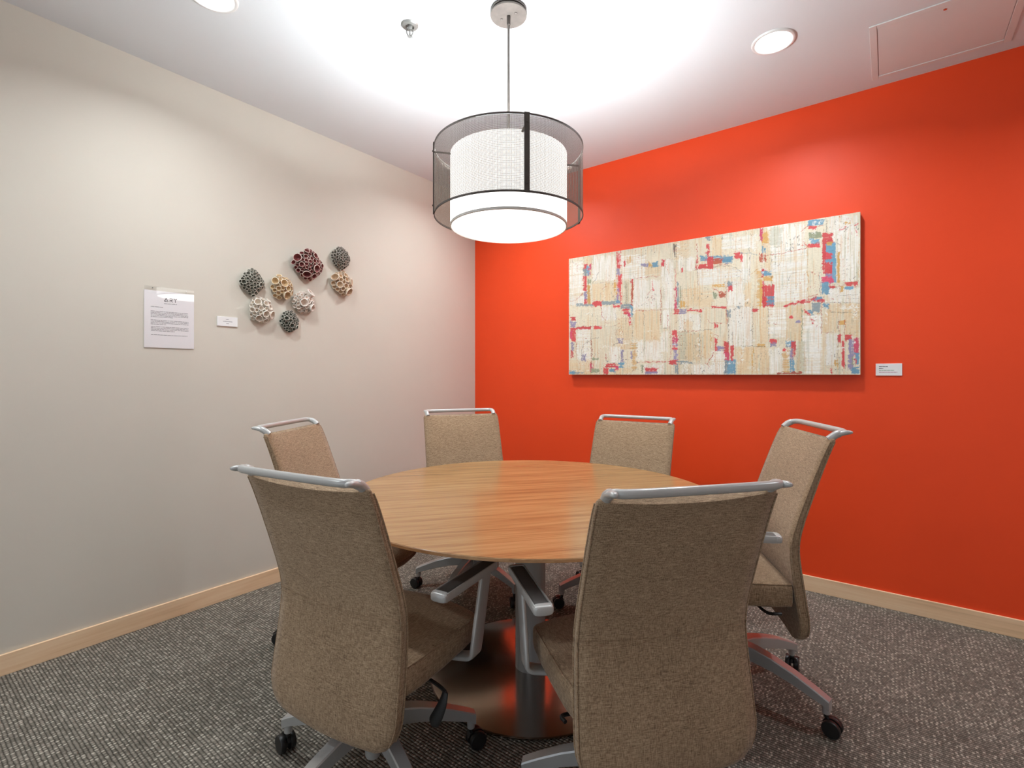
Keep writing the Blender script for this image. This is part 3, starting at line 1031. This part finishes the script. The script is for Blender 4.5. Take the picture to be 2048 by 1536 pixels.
for si, (px, py, hw, hh, gl, n, (c0, c1), pw, lab) in enumerate(SCULPT):
    c = px_on_wall(px, py, 'L', 0.03)
    a = px_on_wall(px - hw, py, 'L', 0.03); b = px_on_wall(px + hw, py, 'L', 0.03)
    rw = abs(b.y - a.y) / 2 * 0.90
    rh = abs(px_on_wall(px, py - hh, 'L', 0.03).z - px_on_wall(px, py + hh, 'L', 0.03).z) / 2 * 0.94
    t = thing('ceramic_sculpture', lab, 'sculpture', (0.0, c.y, c.z), 0.0, 'ceramic cup clusters on the beige wall')
    r = random.Random(100 + si)
    bm = bmesh.new()                              # mound the cups grow from; local x points into the room
    depth = 0.62 * min(rw, rh)
    rings = []
    for k in range(6):
        f = k / 5
        rad = math.cos(f * PI / 2 * 0.97) * 0.72
        ring = []
        for i in range(28):
            an = 2 * PI * i / 28
            e = 1.0 / (abs(math.cos(an)) ** pw + abs(math.sin(an)) ** pw) ** (1 / pw)
            ring.append((0.80 * depth * math.sin(f * PI / 2), rw * rad * e * math.cos(an), rh * rad * e * math.sin(an)))
        rings.append(ring)
    ring_faces(bm, rings)
    obj('mound', bm, GLZ[gl][0], t, True)
    pts = []
    R0 = min(rw, rh)
    tries = 0
    while len(pts) < n and tries < 9000:
        tries += 1
        u, v = r.uniform(-1, 1), r.uniform(-1, 1)
        q = (abs(u) ** pw + abs(v) ** pw) ** (1 / pw)
        if q > 0.93:
            continue
        f = max(0.0, 1 - tries / 9000)
        size = R0 * (c0 + (c1 - c0) * (r.random() ** 1.6) * (0.35 + 0.65 * (1 - q)) * (1.0 if len(pts) > 3 else 1.25))
        if len(pts) < 3:
            size = R0 * c1 * r.uniform(0.9, 1.05)
        hgt = depth * math.sqrt(max(0.02, 1 - min(1, q) ** 2))
        P = Vector((hgt, u * rw, v * rh))
        if all((P - p2).length > 0.66 * (size + s2) for p2, s2 in pts):
            pts.append((P, size))
    for P, size in pts:
        nrm = Vector((1.0 * (P.x / depth) + 0.25, P.y / rw * 1.0 + r.uniform(-0.18, 0.18), P.z / rh * 1.0 + r.uniform(-0.18, 0.18))).normalized()
        q = nrm.to_track_quat('Z', 'Y')
        mat = Matrix.Translation(P - nrm * size * 0.15) @ q.to_matrix().to_4x4() @ Matrix.Rotation(r.uniform(0, 6.28), 4, 'Z') @ Matrix.Diagonal((size, size * r.uniform(0.8, 1.05), size * r.uniform(0.85, 1.25), 1))
        inst('cup', CUPS[gl][r.randrange(3)], t, mat)

# ------------------------------------------------------------------ framed letter on the beige wall
def wall_rect(bm, y0, z0, y1, z1, x0, x1, bevel=0.0):
    box(bm, (x0, min(y0, y1), min(z0, z1)), (x1, max(y0, y1), max(z0, z1)), bevel, 1)


tl, br = px_on_wall(288.4, 570.8, 'L', 0.006), px_on_wall(388.4, 697.1, 'L', 0.006)
tr, bl = px_on_wall(388.4, 581.2, 'L', 0.006), px_on_wall(288.9, 695.3, 'L', 0.006)
ly0, ly1 = (tl.y + bl.y) / 2, (tr.y + br.y) / 2
lz1, lz0 = (tl.z + tr.z) / 2, (bl.z + br.z) / 2
LW, LH = ly1 - ly0, lz1 - lz0
sign = thing('art_letter', 'printed ART letter behind clear acrylic on the beige wall', 'sign', (0.0, (ly0 + ly1) / 2, (lz0 + lz1) / 2))
bm = bmesh.new(); wall_rect(bm, -LW / 2, -LH / 2, LW / 2, LH / 2 - 0.020, 0.0015, 0.0035)
paper = obj('paper', bm, MAT['paper'], sign)
bm = bmesh.new(); wall_rect(bm, -LW / 2, -LH / 2, LW / 2, LH / 2, 0.0048, 0.0075, 0.0004)
obj('acrylic_sheet', bm, MAT['acrylic'], sign)
for y in (-LW * 0.34, LW * 0.34):
    bm = bmesh.new()
    rings = [[(x, y + 0.0022 * math.cos(2 * PI * i / 10), LH / 2 - 0.008 + 0.0022 * math.sin(2 * PI * i / 10)) for i in range(10)] for x in (0.0, 0.0045)]
    ring_faces(bm, rings)
    obj('pin', bm, MAT['chrome'], sign)


def lc(u, v):
    """letter coordinates: u 0..1 left to right, v 0..1 top to bottom of the acrylic"""
    return (-LW / 2 + u * LW, LH / 2 - v * LH)


def prism(bm, poly, x0, x1):
    a = [bm.verts.new((x0, y, z)) for y, z in poly]
    b = [bm.verts.new((x1, y, z)) for y, z in poly]
    bm.faces.new(a); bm.faces.new(list(reversed(b)))
    n = len(poly)
    for i in range(n):
        j = (i + 1) % n
        bm.faces.new((a[i], a[j], b[j], b[i]))


def glyph(bm, strokes, u0, v0, su, sv, x0=0.0035, x1=0.0039, w=0.17):
    """thick straight strokes in a unit square (v down) mapped on the letter"""
    for (ax, ay, bx, by) in strokes:
        dx, dy = bx - ax, by - ay
        l = math.hypot(dx, dy)
        nx, ny = -dy / l * w / 2, dx / l * w / 2
        q = [(ax + nx, ay + ny), (bx + nx, by + ny), (bx - nx, by - ny), (ax - nx, ay - ny)]
        prism(bm, [lc(u0 + p[0] * su, v0 + p[1] * sv) for p in q], x0, x1)


bm = bmesh.new()
glyph(bm, [(0.02, 0.93, 0.55, 0.04), (0.45, 0.04, 0.95, 1.0), (0.08, 0.88, 0.62, 0.88)], 0.385, 0.168, 0.082, 0.066)
glyph(bm, [(0.1, 0.1, 0.8, 0.1), (0.8, 0.05, 0.85, 0.5), (0.85, 0.5, 0.2, 0.52), (0.2, 0.45, 0.2, 1.0), (0.45, 0.55, 0.95, 1.0)], 0.487, 0.168, 0.072, 0.066)
glyph(bm, [(0.0, 0.12, 0.5, 0.30), (0.98, 0.08, 0.5, 0.30), (0.0, 0.12, 0.4, 0.12), (0.6, 0.12, 1.0, 0.08), (0.5, 0.25, 0.52, 1.0)], 0.570, 0.168, 0.074, 0.066)
o = obj('logo', bm, MAT['ink'], paper)
o['label'] = 'dark ART lettering'


def text_lines(bm, r, lines, h, x0=0.0035, x1=0.0038, fn=lc):
    for (u0, u1, v) in lines:
        u = u0
        while u < u1 - 0.01:
            wd = min(r.uniform(0.022, 0.085), u1 - u)
            y0, z0 = fn(u, v); y1, z1 = fn(u + wd, v + h)
            box(bm, (x0, min(y0, y1), min(z0, z1)), (x1, max(y0, y1), max(z0, z1)))
            u += wd + 0.010


r = random.Random(5)
bm = bmesh.new()
L = [(0.385, 0.64, 0.262)]
L += [(0.125, 0.36, 0.328)]
for k in range(5):
    L.append((0.125, 0.875 if k < 4 else 0.56, 0.400 + k * 0.0225))
for k in range(4):
    L.append((0.125, 0.88 if k < 3 else 0.42, 0.545 + k * 0.0225))
for k in range(4):
    L.append((0.13, 0.88 if k < 3 else 0.60, 0.652 + k * 0.0225))
L.append((0.13, 0.86, 0.785))
text_lines(bm, r, L, 0.0085)
obj('printed_text', bm, MAT['ink_soft'], paper)

# small label card beside it
a, b = px_on_wall(434.5, 633.2, 'L', 0.006), px_on_wall(475.2, 653.6, 'L', 0.006)
c, d = px_on_wall(475.2, 634.4, 'L', 0.006), px_on_wall(434.8, 651.4, 'L', 0.006)
cw, chh = b.y - a.y, ((a.z + c.z) - (b.z + d.z)) / 2
card = thing('label_card', 'small white label card on the beige wall between the letter and the white sculpture', 'label', (0.0, (a.y + b.y) / 2, (a.z + b.z + c.z + d.z) / 4))
bm = bmesh.new(); wall_rect(bm, -cw / 2, -chh / 2, cw / 2, chh / 2, 0.0, 0.006, 0.0004)
cd = obj('card', bm, MAT['card'], card)
bm = bmesh.new()
text_lines(bm, r, [(0.42, 0.56, 0.26), (0.28, 0.74, 0.48), (0.44, 0.56, 0.70)], 0.055, 0.006, 0.0062, lambda u, v: (-cw / 2 + u * cw, chh / 2 - v * chh))
obj('printed_text', bm, MAT['ink_soft'], cd)

# label card on the orange wall
a, b = px_on_wall(1751.4, 727.5, 'R', 0.005), px_on_wall(1804.3, 751.0, 'R', 0.005)
cw, ch2 = b.x - a.x, a.z - b.z + 0.001
card = thing('label_card', 'small white label card on the orange wall next to the painting', 'label', ((a.x + b.x) / 2, 0.0, (a.z + b.z) / 2))
bm = bmesh.new(); box(bm, (-cw / 2, -0.005, -ch2 / 2), (cw / 2, 0.0, ch2 / 2), 0.0004, 1)
cd = obj('card', bm, MAT['card'], card)
for mt, u0, u1, v in (('ink', 0.125, 0.47, 0.235), ('ink', 0.125, 0.29, 0.39), ('ink_green', 0.125, 0.70, 0.545), ('ink_pink', 0.125, 0.82, 0.70)):
    bm = bmesh.new()
    u = u0
    while u < u1 - 0.01:
        wd = min(r.uniform(0.05, 0.13), u1 - u)
        box(bm, (-cw / 2 + u * cw, -0.0053, ch2 / 2 - (v + 0.05) * ch2), (-cw / 2 + (u + wd) * cw, -0.005, ch2 / 2 - v * ch2))
        u += wd + 0.012
    obj('printed_text', bm, MAT[mt], cd)

# ------------------------------------------------------------------ abstract painting
PX0, PX1, PZ0, PZ1, PT = 0.967, 2.748, 1.2195, 2.0815, 0.042
NW, NHH = 760, 368
PCOL = {'W': (240, 237, 228), 'C': (230, 220, 196), 'T': (228, 204, 166), 'O': (212, 166, 96), 'R': (212, 74, 78), 'P': (212, 78, 108), 'B': (110, 158, 184),
        'G': (140, 152, 156), 'V': (150, 140, 172), 'N': (150, 156, 126), 'K': (120, 110, 98), 'S': (186, 90, 66)}
CROP = {1: (1130, 500, 5.91), 2: (1320, 460, 5.12), 3: (1520, 420, 4.519)}
# soft ground patches: crop, colour, x0 y0 x1 y1
GROUND = '''
1W 320 70 605 360;1W 60 130 215 520;1T 320 400 600 600;1T 230 90 320 330;1W 660 60 950 350;1O 740 80 790 160;1W 60 540 230 640;1C 60 680 430 900
1W 430 670 600 830;1T 610 800 790 1180;1W 150 930 310 1400;1C 310 930 600 1450;1W 530 1150 650 1330;1T 800 720 1130 1100;1W 850 1080 1130 1300
1O 795 1100 840 1430;1T 460 1400 800 1470;1W 920 1350 1182 1470;1W 815 350 1130 690;1T 950 200 1130 300;1N 700 380 750 640;1T 55 1300 320 1470
2W 20 300 140 800;2T 150 110 290 300;2W 190 280 360 420;2T 530 80 630 260;2W 640 60 1000 190;2W 390 400 900 560;2T 215 600 535 790;2T 860 540 930 780
2W 690 560 860 780;2W 20 820 100 1000;2W 190 860 410 1030;2T 240 930 340 1030;2C 420 820 690 950;2T 430 1040 520 1310;2N 190 1050 420 1320
2T 250 1060 420 1330;2W 530 1240 670 1470;2T 780 1200 1075 1470;2C 960 800 1075 1180;2O 1000 430 1045 780;2T 1040 60 1075 250;2W 0 1040 90 1250;2W 700 790 940 1190
2W 330 1380 660 1475;2C 960 60 1020 400;2W 840 250 920 520
3W 60 130 400 370;3W 105 340 430 830;3W 610 50 900 200;3W 660 180 900 640;3C 430 340 560 770;3W 620 700 900 840;3T 640 850 900 930;3W 80 890 250 1160
3T 240 870 375 1180;3W 390 960 550 1480;3W 80 1250 220 1480;3T 570 920 700 1100;3W 600 1120 700 1400;3T 770 930 890 1150;3C 715 1180 820 1470
3O 205 1270 260 1470;3T 0 880 75 1200;3T 0 1240 80 1480;3N 330 1190 400 1480;3N 90 160 200 330;3T 30 180 90 640
'''
# vivid dabs: crop, colour, x0 y0 x1 y1
DABS = '''
1R 218 165 262 240;1G 218 225 262 310;1R 220 310 258 490;1V 228 490 262 600;1R 228 590 262 650;1B 265 190 300 300;1P 282 165 302 295;1N 268 345 310 400
1O 268 410 298 650;1R 610 20 655 220;1V 615 220 650 300;1R 615 300 665 640;1V 618 450 645 600;1B 600 590 650 640;1O 588 360 606 540;1G 140 638 340 662
1R 330 605 440 665;1G 440 610 600 650;1R 570 645 660 680;1G 660 635 790 700;1R 685 700 770 760;1P 740 740 785 800;1B 770 640 800 800;1R 755 800 785 890
1S 784 350 806 660;1R 770 345 800 400;1R 1145 110 1182 190;1V 900 165 985 198;1B 1030 140 1100 195;1O 985 150 1030 200;1R 690 145 712 190
1R 80 790 122 830;1V 60 850 130 920;1R 60 925 130 990;1R 85 985 130 1085;1P 55 960 80 1050;1V 80 1090 105 1190;1R 80 1190 105 1270;1R 135 914 300 930
1R 345 905 430 932;1V 200 1240 245 1310;1P 305 1340 328 1430;1N 310 1405 400 1450;1N 330 1282 400 1302;1B 55 1438 120 1462;1G 120 1442 215 1458
1R 465 1395 520 1465;1B 525 1395 590 1450;1R 480 1355 630 1390;1P 590 1380 630 1420;1V 660 1180 690 1330;1V 780 1200 800 1300;1B 640 1345 690 1390
1R 945 1405 1085 1440;1V 950 1438 1090 1465;1N 905 1360 925 1450;1V 625 1060 685 1100
2P 1020 0 1045 70;2R 765 230 820 280;2R 820 240 840 325;2B 410 265 735 320;2R 480 280 545 395;2S 545 300 640 350;2B 640 310 735 345;2R 400 345 480 390
2R 475 145 505 200;2R 478 215 500 280;2R 25 305 50 370;2R 215 390 235 430;2P 155 590 170 800;2G 180 530 195 800;2N 200 580 215 800;2O 205 730 260 790
2R 145 810 200 855;2V 200 815 270 850;2R 280 815 430 835;2R 530 780 680 800;2R 700 565 740 620;2G 700 530 735 568;2G 690 820 720 890;2G 790 790 830 810
2R 945 800 1000 840;2O 540 560 660 580;2N 545 640 590 700;2S 600 640 670 690;2R 565 960 600 1000;2R 565 1110 590 1240;2V 590 1190 660 1230
2B 670 1330 775 1475;2R 665 1150 705 1260;2P 670 1260 710 1330;2R 725 1185 750 1345;2G 665 1340 688 1470;2R 130 1030 180 1100;2P 130 1100 180 1160
2V 130 1150 180 1200;2R 135 1190 170 1225;2V 150 1230 175 1330;2R 95 1335 175 1375;2G 175 1350 330 1362;2G 150 1380 175 1470;2R 1045 390 1075 440
2P 1045 520 1075 640;2R 1045 660 1075 790;2B 1058 450 1075 470;2B 1055 180 1075 230;2R 140 185 160 220;2K 140 150 158 280;2G 470 60 510 100;2O 1000 1165 1075 1195
3P 0 170 25 290;3O 30 200 75 300;3B 20 340 50 390;3S 0 400 55 470;3R 20 530 60 600;3B 30 565 110 600;3O 30 600 115 640;3R 20 680 130 870
3B 65 790 130 850;3O 0 640 18 870;3R 440 140 505 175;3B 440 90 575 138;3B 450 262 540 306;3R 430 310 540 338;3B 585 300 690 480;3B 630 290 690 660
3R 565 215 655 300;3R 565 390 650 450;3R 565 480 650 580;3R 565 300 590 480;3V 590 580 650 620;3P 565 610 665 660;3O 692 380 720 660;3O 610 290 650 320;3R 620 685 680 712
3B 555 650 620 760;3R 770 650 885 692;3B 765 690 840 720;3O 725 690 760 740;3B 480 790 560 830;3G 470 840 540 920;3B 570 840 620 880;3B 430 910 480 940
3R 90 1160 150 1210;3V 90 1200 150 1235;3B 235 1190 300 1235;3R 275 1190 320 1330;3V 270 1250 300 1380;3B 270 1350 315 1470;3R 205 1250 240 1275
3S 150 1470 380 1485;3O 670 1350 700 1410;3R 705 1130 735 1200;3R 740 1180 765 1420;3O 720 1000 770 1035;3R 770 1130 830 1180;3V 800 1170 850 1440;3P 850 1160 890 1330
3B 855 1290 895 1400;3R 850 1340 872 1410;3B 830 1420 895 1480;3N 830 1320 850 1400;3O 770 108 820 130;3R 390 290 412 310;3R 270 960 290 980;3V 330 985 360 1015
3N 440 200 550 250;3B 20 560 60 590
'''
# lines: crop, colour, width, then points
LINES = '''
1K 6 330 395 400 270;1S 5 445 462 495 425;1S 5 815 335 960 322 1120 308;1S 5 60 605 130 590 215 510;1S 5 800 718 960 712 1182 706;1S 6 1132 450 1136 690
1S 5 1130 745 1133 890;1K 4 230 1110 310 1055 400 1030;1S 8 310 1060 316 1200 314 1340;1K 4 935 735 935 900;1R 6 870 1330 1030 1326 1182 1318;1S 5 132 1080 136 1290
1S 7 430 680 440 790 475 825;1K 4 200 1290 205 1180 230 1110;1K 3 810 260 815 350;1K 3 725 400 730 640;1K 3 60 905 600 900;1K 3 600 740 610 1100;1S 5 480 860 530 862;1R 12 1036 370 1040 420 1042 475
1R 6 1025 470 1056 474;1S 4 145 180 150 260;1K 3 310 930 320 1400;1K 3 75 130 120 175;1S 5 480 1220 490 1310;1G 4 480 1310 620 1350;1K 3 800 690 796 1180;1K 3 640 1100 570 1120;1S 3 945 1375 1075 1382
2S 5 380 140 381 240;2R 14 380 250 380 330;2R 20 378 330 378 392;2K 4 386 400 388 570;2K 5 640 50 640 110;2K 4 540 382 690 366 770 385 830 420;2S 5 340 415 520 380 700 350
2G 7 830 236 920 240 990 258;2R 6 158 400 160 600;2S 5 10 610 10 970;2S 5 485 920 510 950 690 956;2S 4 600 960 670 950;2K 5 700 820 698 1180;2K 5 840 1192 1075 1190
2K 4 945 800 950 1190;2S 7 480 1375 560 1250;2S 6 455 1350 500 1400;2S 4 0 1352 95 1350;2S 4 78 850 82 1000;2K 3 0 1010 90 1010;2O 9 950 1200 950 1470;2S 5 540 590 600 630 680 640
2K 4 420 1030 530 1020;2S 4 190 1045 400 1030;2S 4 560 1070 600 1090 580 1160;2K 3 920 180 920 510;2O 7 930 450 1010 400;2K 3 415 860 400 1300;2S 6 560 1320 560 1350;2K 5 740 1040 740 1190
2K 3 670 540 690 780;2S 5 680 800 690 960;2S 4 105 990 110 1330;2K 4 930 1010 935 1030;2O 7 520 1050 522 1240
3S 5 30 415 200 390 400 350;3S 6 400 350 430 330 570 285;3R 22 225 872 330 838 430 810;3R 26 360 835 440 825 500 790;3R 22 500 820 580 818;3R 18 400 905 430 930 452 945
3R 16 455 985 478 1000 478 1022;3S 5 556 830 555 1110;3N 8 378 890 380 1190;3R 13 722 183 778 155;3R 15 852 134 886 120;3R 6 862 165 880 232;3K 4 260 660 262 620 285 575 330 562
3O 4 430 330 432 760;3K 3 705 990 708 1480;3K 4 640 925 890 930;3K 4 300 262 320 236;3S 5 370 195 420 150 590 140;3K 5 605 80 600 200;3K 3 760 240 810 262;3K 4 690 290 725 318
3R 18 640 1440 645 1475;3S 5 768 1000 765 1120;3S 5 712 990 714 1110;3K 3 780 805 900 800;3K 3 700 780 880 760;3S 5 600 1110 670 1105;3G 6 540 560 545 760;3K 3 100 370 105 830;3S 5 430 790 520 760
3S 4 530 560 532 640;3K 3 75 890 78 1230;3K 3 560 830 900 840;3S 4 640 720 890 640;3O 5 890 380 895 640
'''


def vnoise(h, w, cy, cx, seed, octaves=3):
    """smooth value noise with cells of cy x cx samples"""
    g = np.random.RandomState(seed)
    out = np.zeros((h, w)); amp = 1.0; tot = 0.0
    for _ in range(octaves):
        ny, nx = max(2, int(h / cy) + 2), max(2, int(w / cx) + 2)
        a = g.rand(ny + 1, nx + 1)
        yy = np.arange(h) / cy; xx = np.arange(w) / cx
        yi = np.minimum(yy.astype(int), ny - 1); xi = np.minimum(xx.astype(int), nx - 1)
        fy = (yy - yi)[:, None]; fx = (xx - xi)[None, :]
        fy = fy * fy * (3 - 2 * fy); fx = fx * fx * (3 - 2 * fx)
        q = (a[yi][:, xi] * (1 - fy) * (1 - fx) + a[yi + 1][:, xi] * fy * (1 - fx) + a[yi][:, xi + 1] * (1 - fy) * fx + a[yi + 1][:, xi + 1] * fy * fx)
        out += q * amp; tot += amp; amp *= 0.55
        cy, cx = max(1.0, cy / 2), max(1.0, cx / 2)
    return out / tot


def paint():
    g = np.random.RandomState(4)
    H, W_ = NHH + 1, NW + 1
    X = np.linspace(PX0, PX1, W_)[None, :].repeat(H, 0)
    Z = np.linspace(PZ1, PZ0, H)[:, None].repeat(W_, 1)
    vx, vy = X - CAM[0], (-PT) - CAM[1]
    lat = vx * RGT[0] + vy * RGT[1]
    dep = vx * FWD[0] + vy * FWD[1]
    U = 1024 + FPX * lat / dep
    V = V0 - FPX * (Z - CAM[2]) / dep
    fine = vnoise(H, W_, 3, 3, 1)
    wx = (vnoise(H, W_, 6, 6, 2, 4) - 0.5); wy = (vnoise(H, W_, 6, 6, 3, 4) - 0.5)
    sv = vnoise(H, W_, 70, 2.4, 5, 2)              # upright scrape marks
    sh_ = vnoise(H, W_, 2.4, 70, 6, 2)             # level scrape marks
    big = vnoise(H, W_, 40, 40, 8)
    lin = lambda c: np.array(srgb(*c)[:3])
    img = np.ones((H, W_, 3)) * lin(PCOL['C'])
    img *= (0.92 + 0.16 * big)[..., None]

    def lay(mask, col):
        nonlocal img
        img = img * (1 - mask[..., None]) + np.asarray(col)[None, None, :] * mask[..., None]

    def rect(crop, x0, y0, x1, y1, rag):
        ox, oy, s = CROP[crop]
        a, b, c, d = ox + x0 / s, oy + y0 / s, ox + x1 / s, oy + y1 / s
        u, v = U + wx * rag, V + wy * rag
        return np.minimum(np.minimum(u - a, c - u), np.minimum(v - b, d - v))

    def parse(txt):
        for it in txt.replace('\n', ';').split(';'):
            it = it.strip()
            if it:
                k = it.split()
                yield int(k[0][0]), k[0][1], [float(q) for q in k[1:]]

    for crop, c, (x0, y0, x1, y1) in parse(GROUND):
        dd = rect(crop, x0, y0, x1, y1, 5.0)
        tone = g.uniform(0.95, 1.06)
        st = sv if g.rand() < 0.65 else sh_
        dd = dd + (st - 0.5) * 9.0 + (fine - 0.5) * 4.0
        a = np.clip(dd / 2.0 + 0.5, 0, 1) * np.clip(0.60 + (st - 0.42) * 2.2, 0.15, 0.97 if c == 'W' else (0.35 if c == 'N' else 0.75))
        lay(a, lin(PCOL[c]) * tone)
        # darker seam where the knife lifted
        e = np.exp(-(dd / 0.7) ** 2) * np.clip((fine - 0.55) * 5, 0, 1) * 0.6
        lay(e, lin(PCOL['K' if g.rand() < 0.6 else 'O']))
    # scraped speckle
    sp = vnoise(H, W_, 4, 3, 11, 2)
    reg = vnoise(H, W_, 38, 45, 12, 2)
    lay(np.clip((sp - 0.76) * 14, 0, 0.85) * np.clip((reg - 0.5) * 5, 0, 1), lin(PCOL['K']))
    sp = vnoise(H, W_, 4, 3, 13, 2); reg = vnoise(H, W_, 38, 45, 14, 2)
    lay(np.clip((sp - 0.77) * 14, 0, 0.85) * np.clip((reg - 0.5) * 5, 0, 1), lin(PCOL['S']))
    lay(np.clip((sv - 0.62) * 4, 0, 0.35), lin(PCOL['O']) * 1.0)
    lay(np.clip((sv - 0.30) * -4, 0, 0.30), lin(PCOL['N']))
    for crop, c, (x0, y0, x1, y1) in parse(DABS):
        dd = rect(crop, x0, y0, x1, y1, 4.0)
        st = sv if (y1 - y0) > (x1 - x0) else sh_
        dd = dd + (st - 0.5) * 6.0 + (fine - 0.5) * 5.0
        a = np.clip(dd / 0.8 + 0.6, 0, 1) * np.clip((st + fine * 0.7 - 0.44) * 5, 0, 0.95)
        lay(a, lin(PCOL[c]) * g.uniform(0.88, 1.1))
    for crop, c, k in parse(LINES):
        ox, oy, s = CROP[crop]
        w = k[0] / s * 0.5
        p = [(ox + k[i] / s, oy + k[i + 1] / s) for i in range(1, len(k), 2)]
        dd = np.full(U.shape, 1e3)
        for (ax, ay), (bx, by) in zip(p[:-1], p[1:]):
            u, v = U + wx * 6 - ax, V + wy * 6 - ay
            l2 = (bx - ax) ** 2 + (by - ay) ** 2
            t = np.clip((u * (bx - ax) + v * (by - ay)) / l2, 0, 1)
            dd = np.minimum(dd, np.hypot(u - t * (bx - ax), v - t * (by - ay)))
        a = np.clip((w - dd) / 0.7 + 0.5, 0, 1) * np.clip((fine - 0.30) * 6, 0.15, 0.95)
        lay(a, lin(PCOL[c]) * g.uniform(0.9, 1.05))
    # white knife passes dragged over everything
    for _ in range(60):
        cx_, cy_ = g.randint(0, W_), g.randint(0, H)
        lx, lyy = (g.randint(8, 34), g.randint(2, 7)) if g.rand() < 0.5 else (g.randint(2, 7), g.randint(8, 34))
        yy, xx = np.mgrid[0:H, 0:W_]
        dd = np.minimum(lx - np.abs(xx - cx_ + wx * 10), lyy - np.abs(yy - cy_ + wy * 10))
        a = np.clip(dd / 2 + 0.2, 0, 1) * np.clip((fine - 0.5) * 6, 0, 0.85)
        lay(a, lin(PCOL['W']))
    img *= (0.94 + 0.12 * fine)[..., None]
    rel = 0.0012 * sv + 0.0012 * fine
    return img, rel, X, Z


art = thing('abstract_painting', 'wide abstract painting in cream, red and blue patches on the orange wall', 'painting', ((PX0 + PX1) / 2, 0.0, (PZ0 + PZ1) / 2))
img, rel, X, Z = paint()
H, W_ = X.shape
co = np.stack([X - (PX0 + PX1) / 2, -PT - rel, Z - (PZ0 + PZ1) / 2], -1).reshape(-1, 3)
idx = np.arange(H * W_).reshape(H, W_)
quads = np.stack([idx[1:, :-1], idx[1:, 1:], idx[:-1, 1:], idx[:-1, :-1]], -1).reshape(-1, 4)
me = bpy.data.meshes.new('painted_canvas')
me.vertices.add(len(co)); me.vertices.foreach_set('co', co.ravel())
me.loops.add(quads.size); me.loops.foreach_set('vertex_index', quads.ravel().astype(np.int32))
me.polygons.add(len(quads)); me.polygons.foreach_set('loop_start', np.arange(0, quads.size, 4, dtype=np.int32))
me.update(calc_edges=True)
at = me.color_attributes.new('paint', 'FLOAT_COLOR', 'POINT')
at.data.foreach_set('color', np.concatenate([img, np.ones((H, W_, 1))], -1).ravel().astype(np.float32))
m, nt, b = new_mat('oil paint')
ca = N(nt, 'ShaderNodeVertexColor', layer_name='paint')
nt.links.new(ca.outputs['Color'], b.inputs['Base Color'])
b.inputs['Roughness'].default_value = 0.5
b.inputs['Specular IOR Level'].default_value = 0.35
me.materials.append(m)
inst('painted_canvas', me, art)
hx, hz = (PX1 - PX0) / 2, (PZ1 - PZ0) / 2
bm = bmesh.new(); box(bm, (-hx - 0.0005, -PT, -hz - 0.0005), (hx + 0.0005, -0.003, hz + 0.0005), 0.002, 1)
obj('stretcher', bm, MAT['canvas_side'], art)
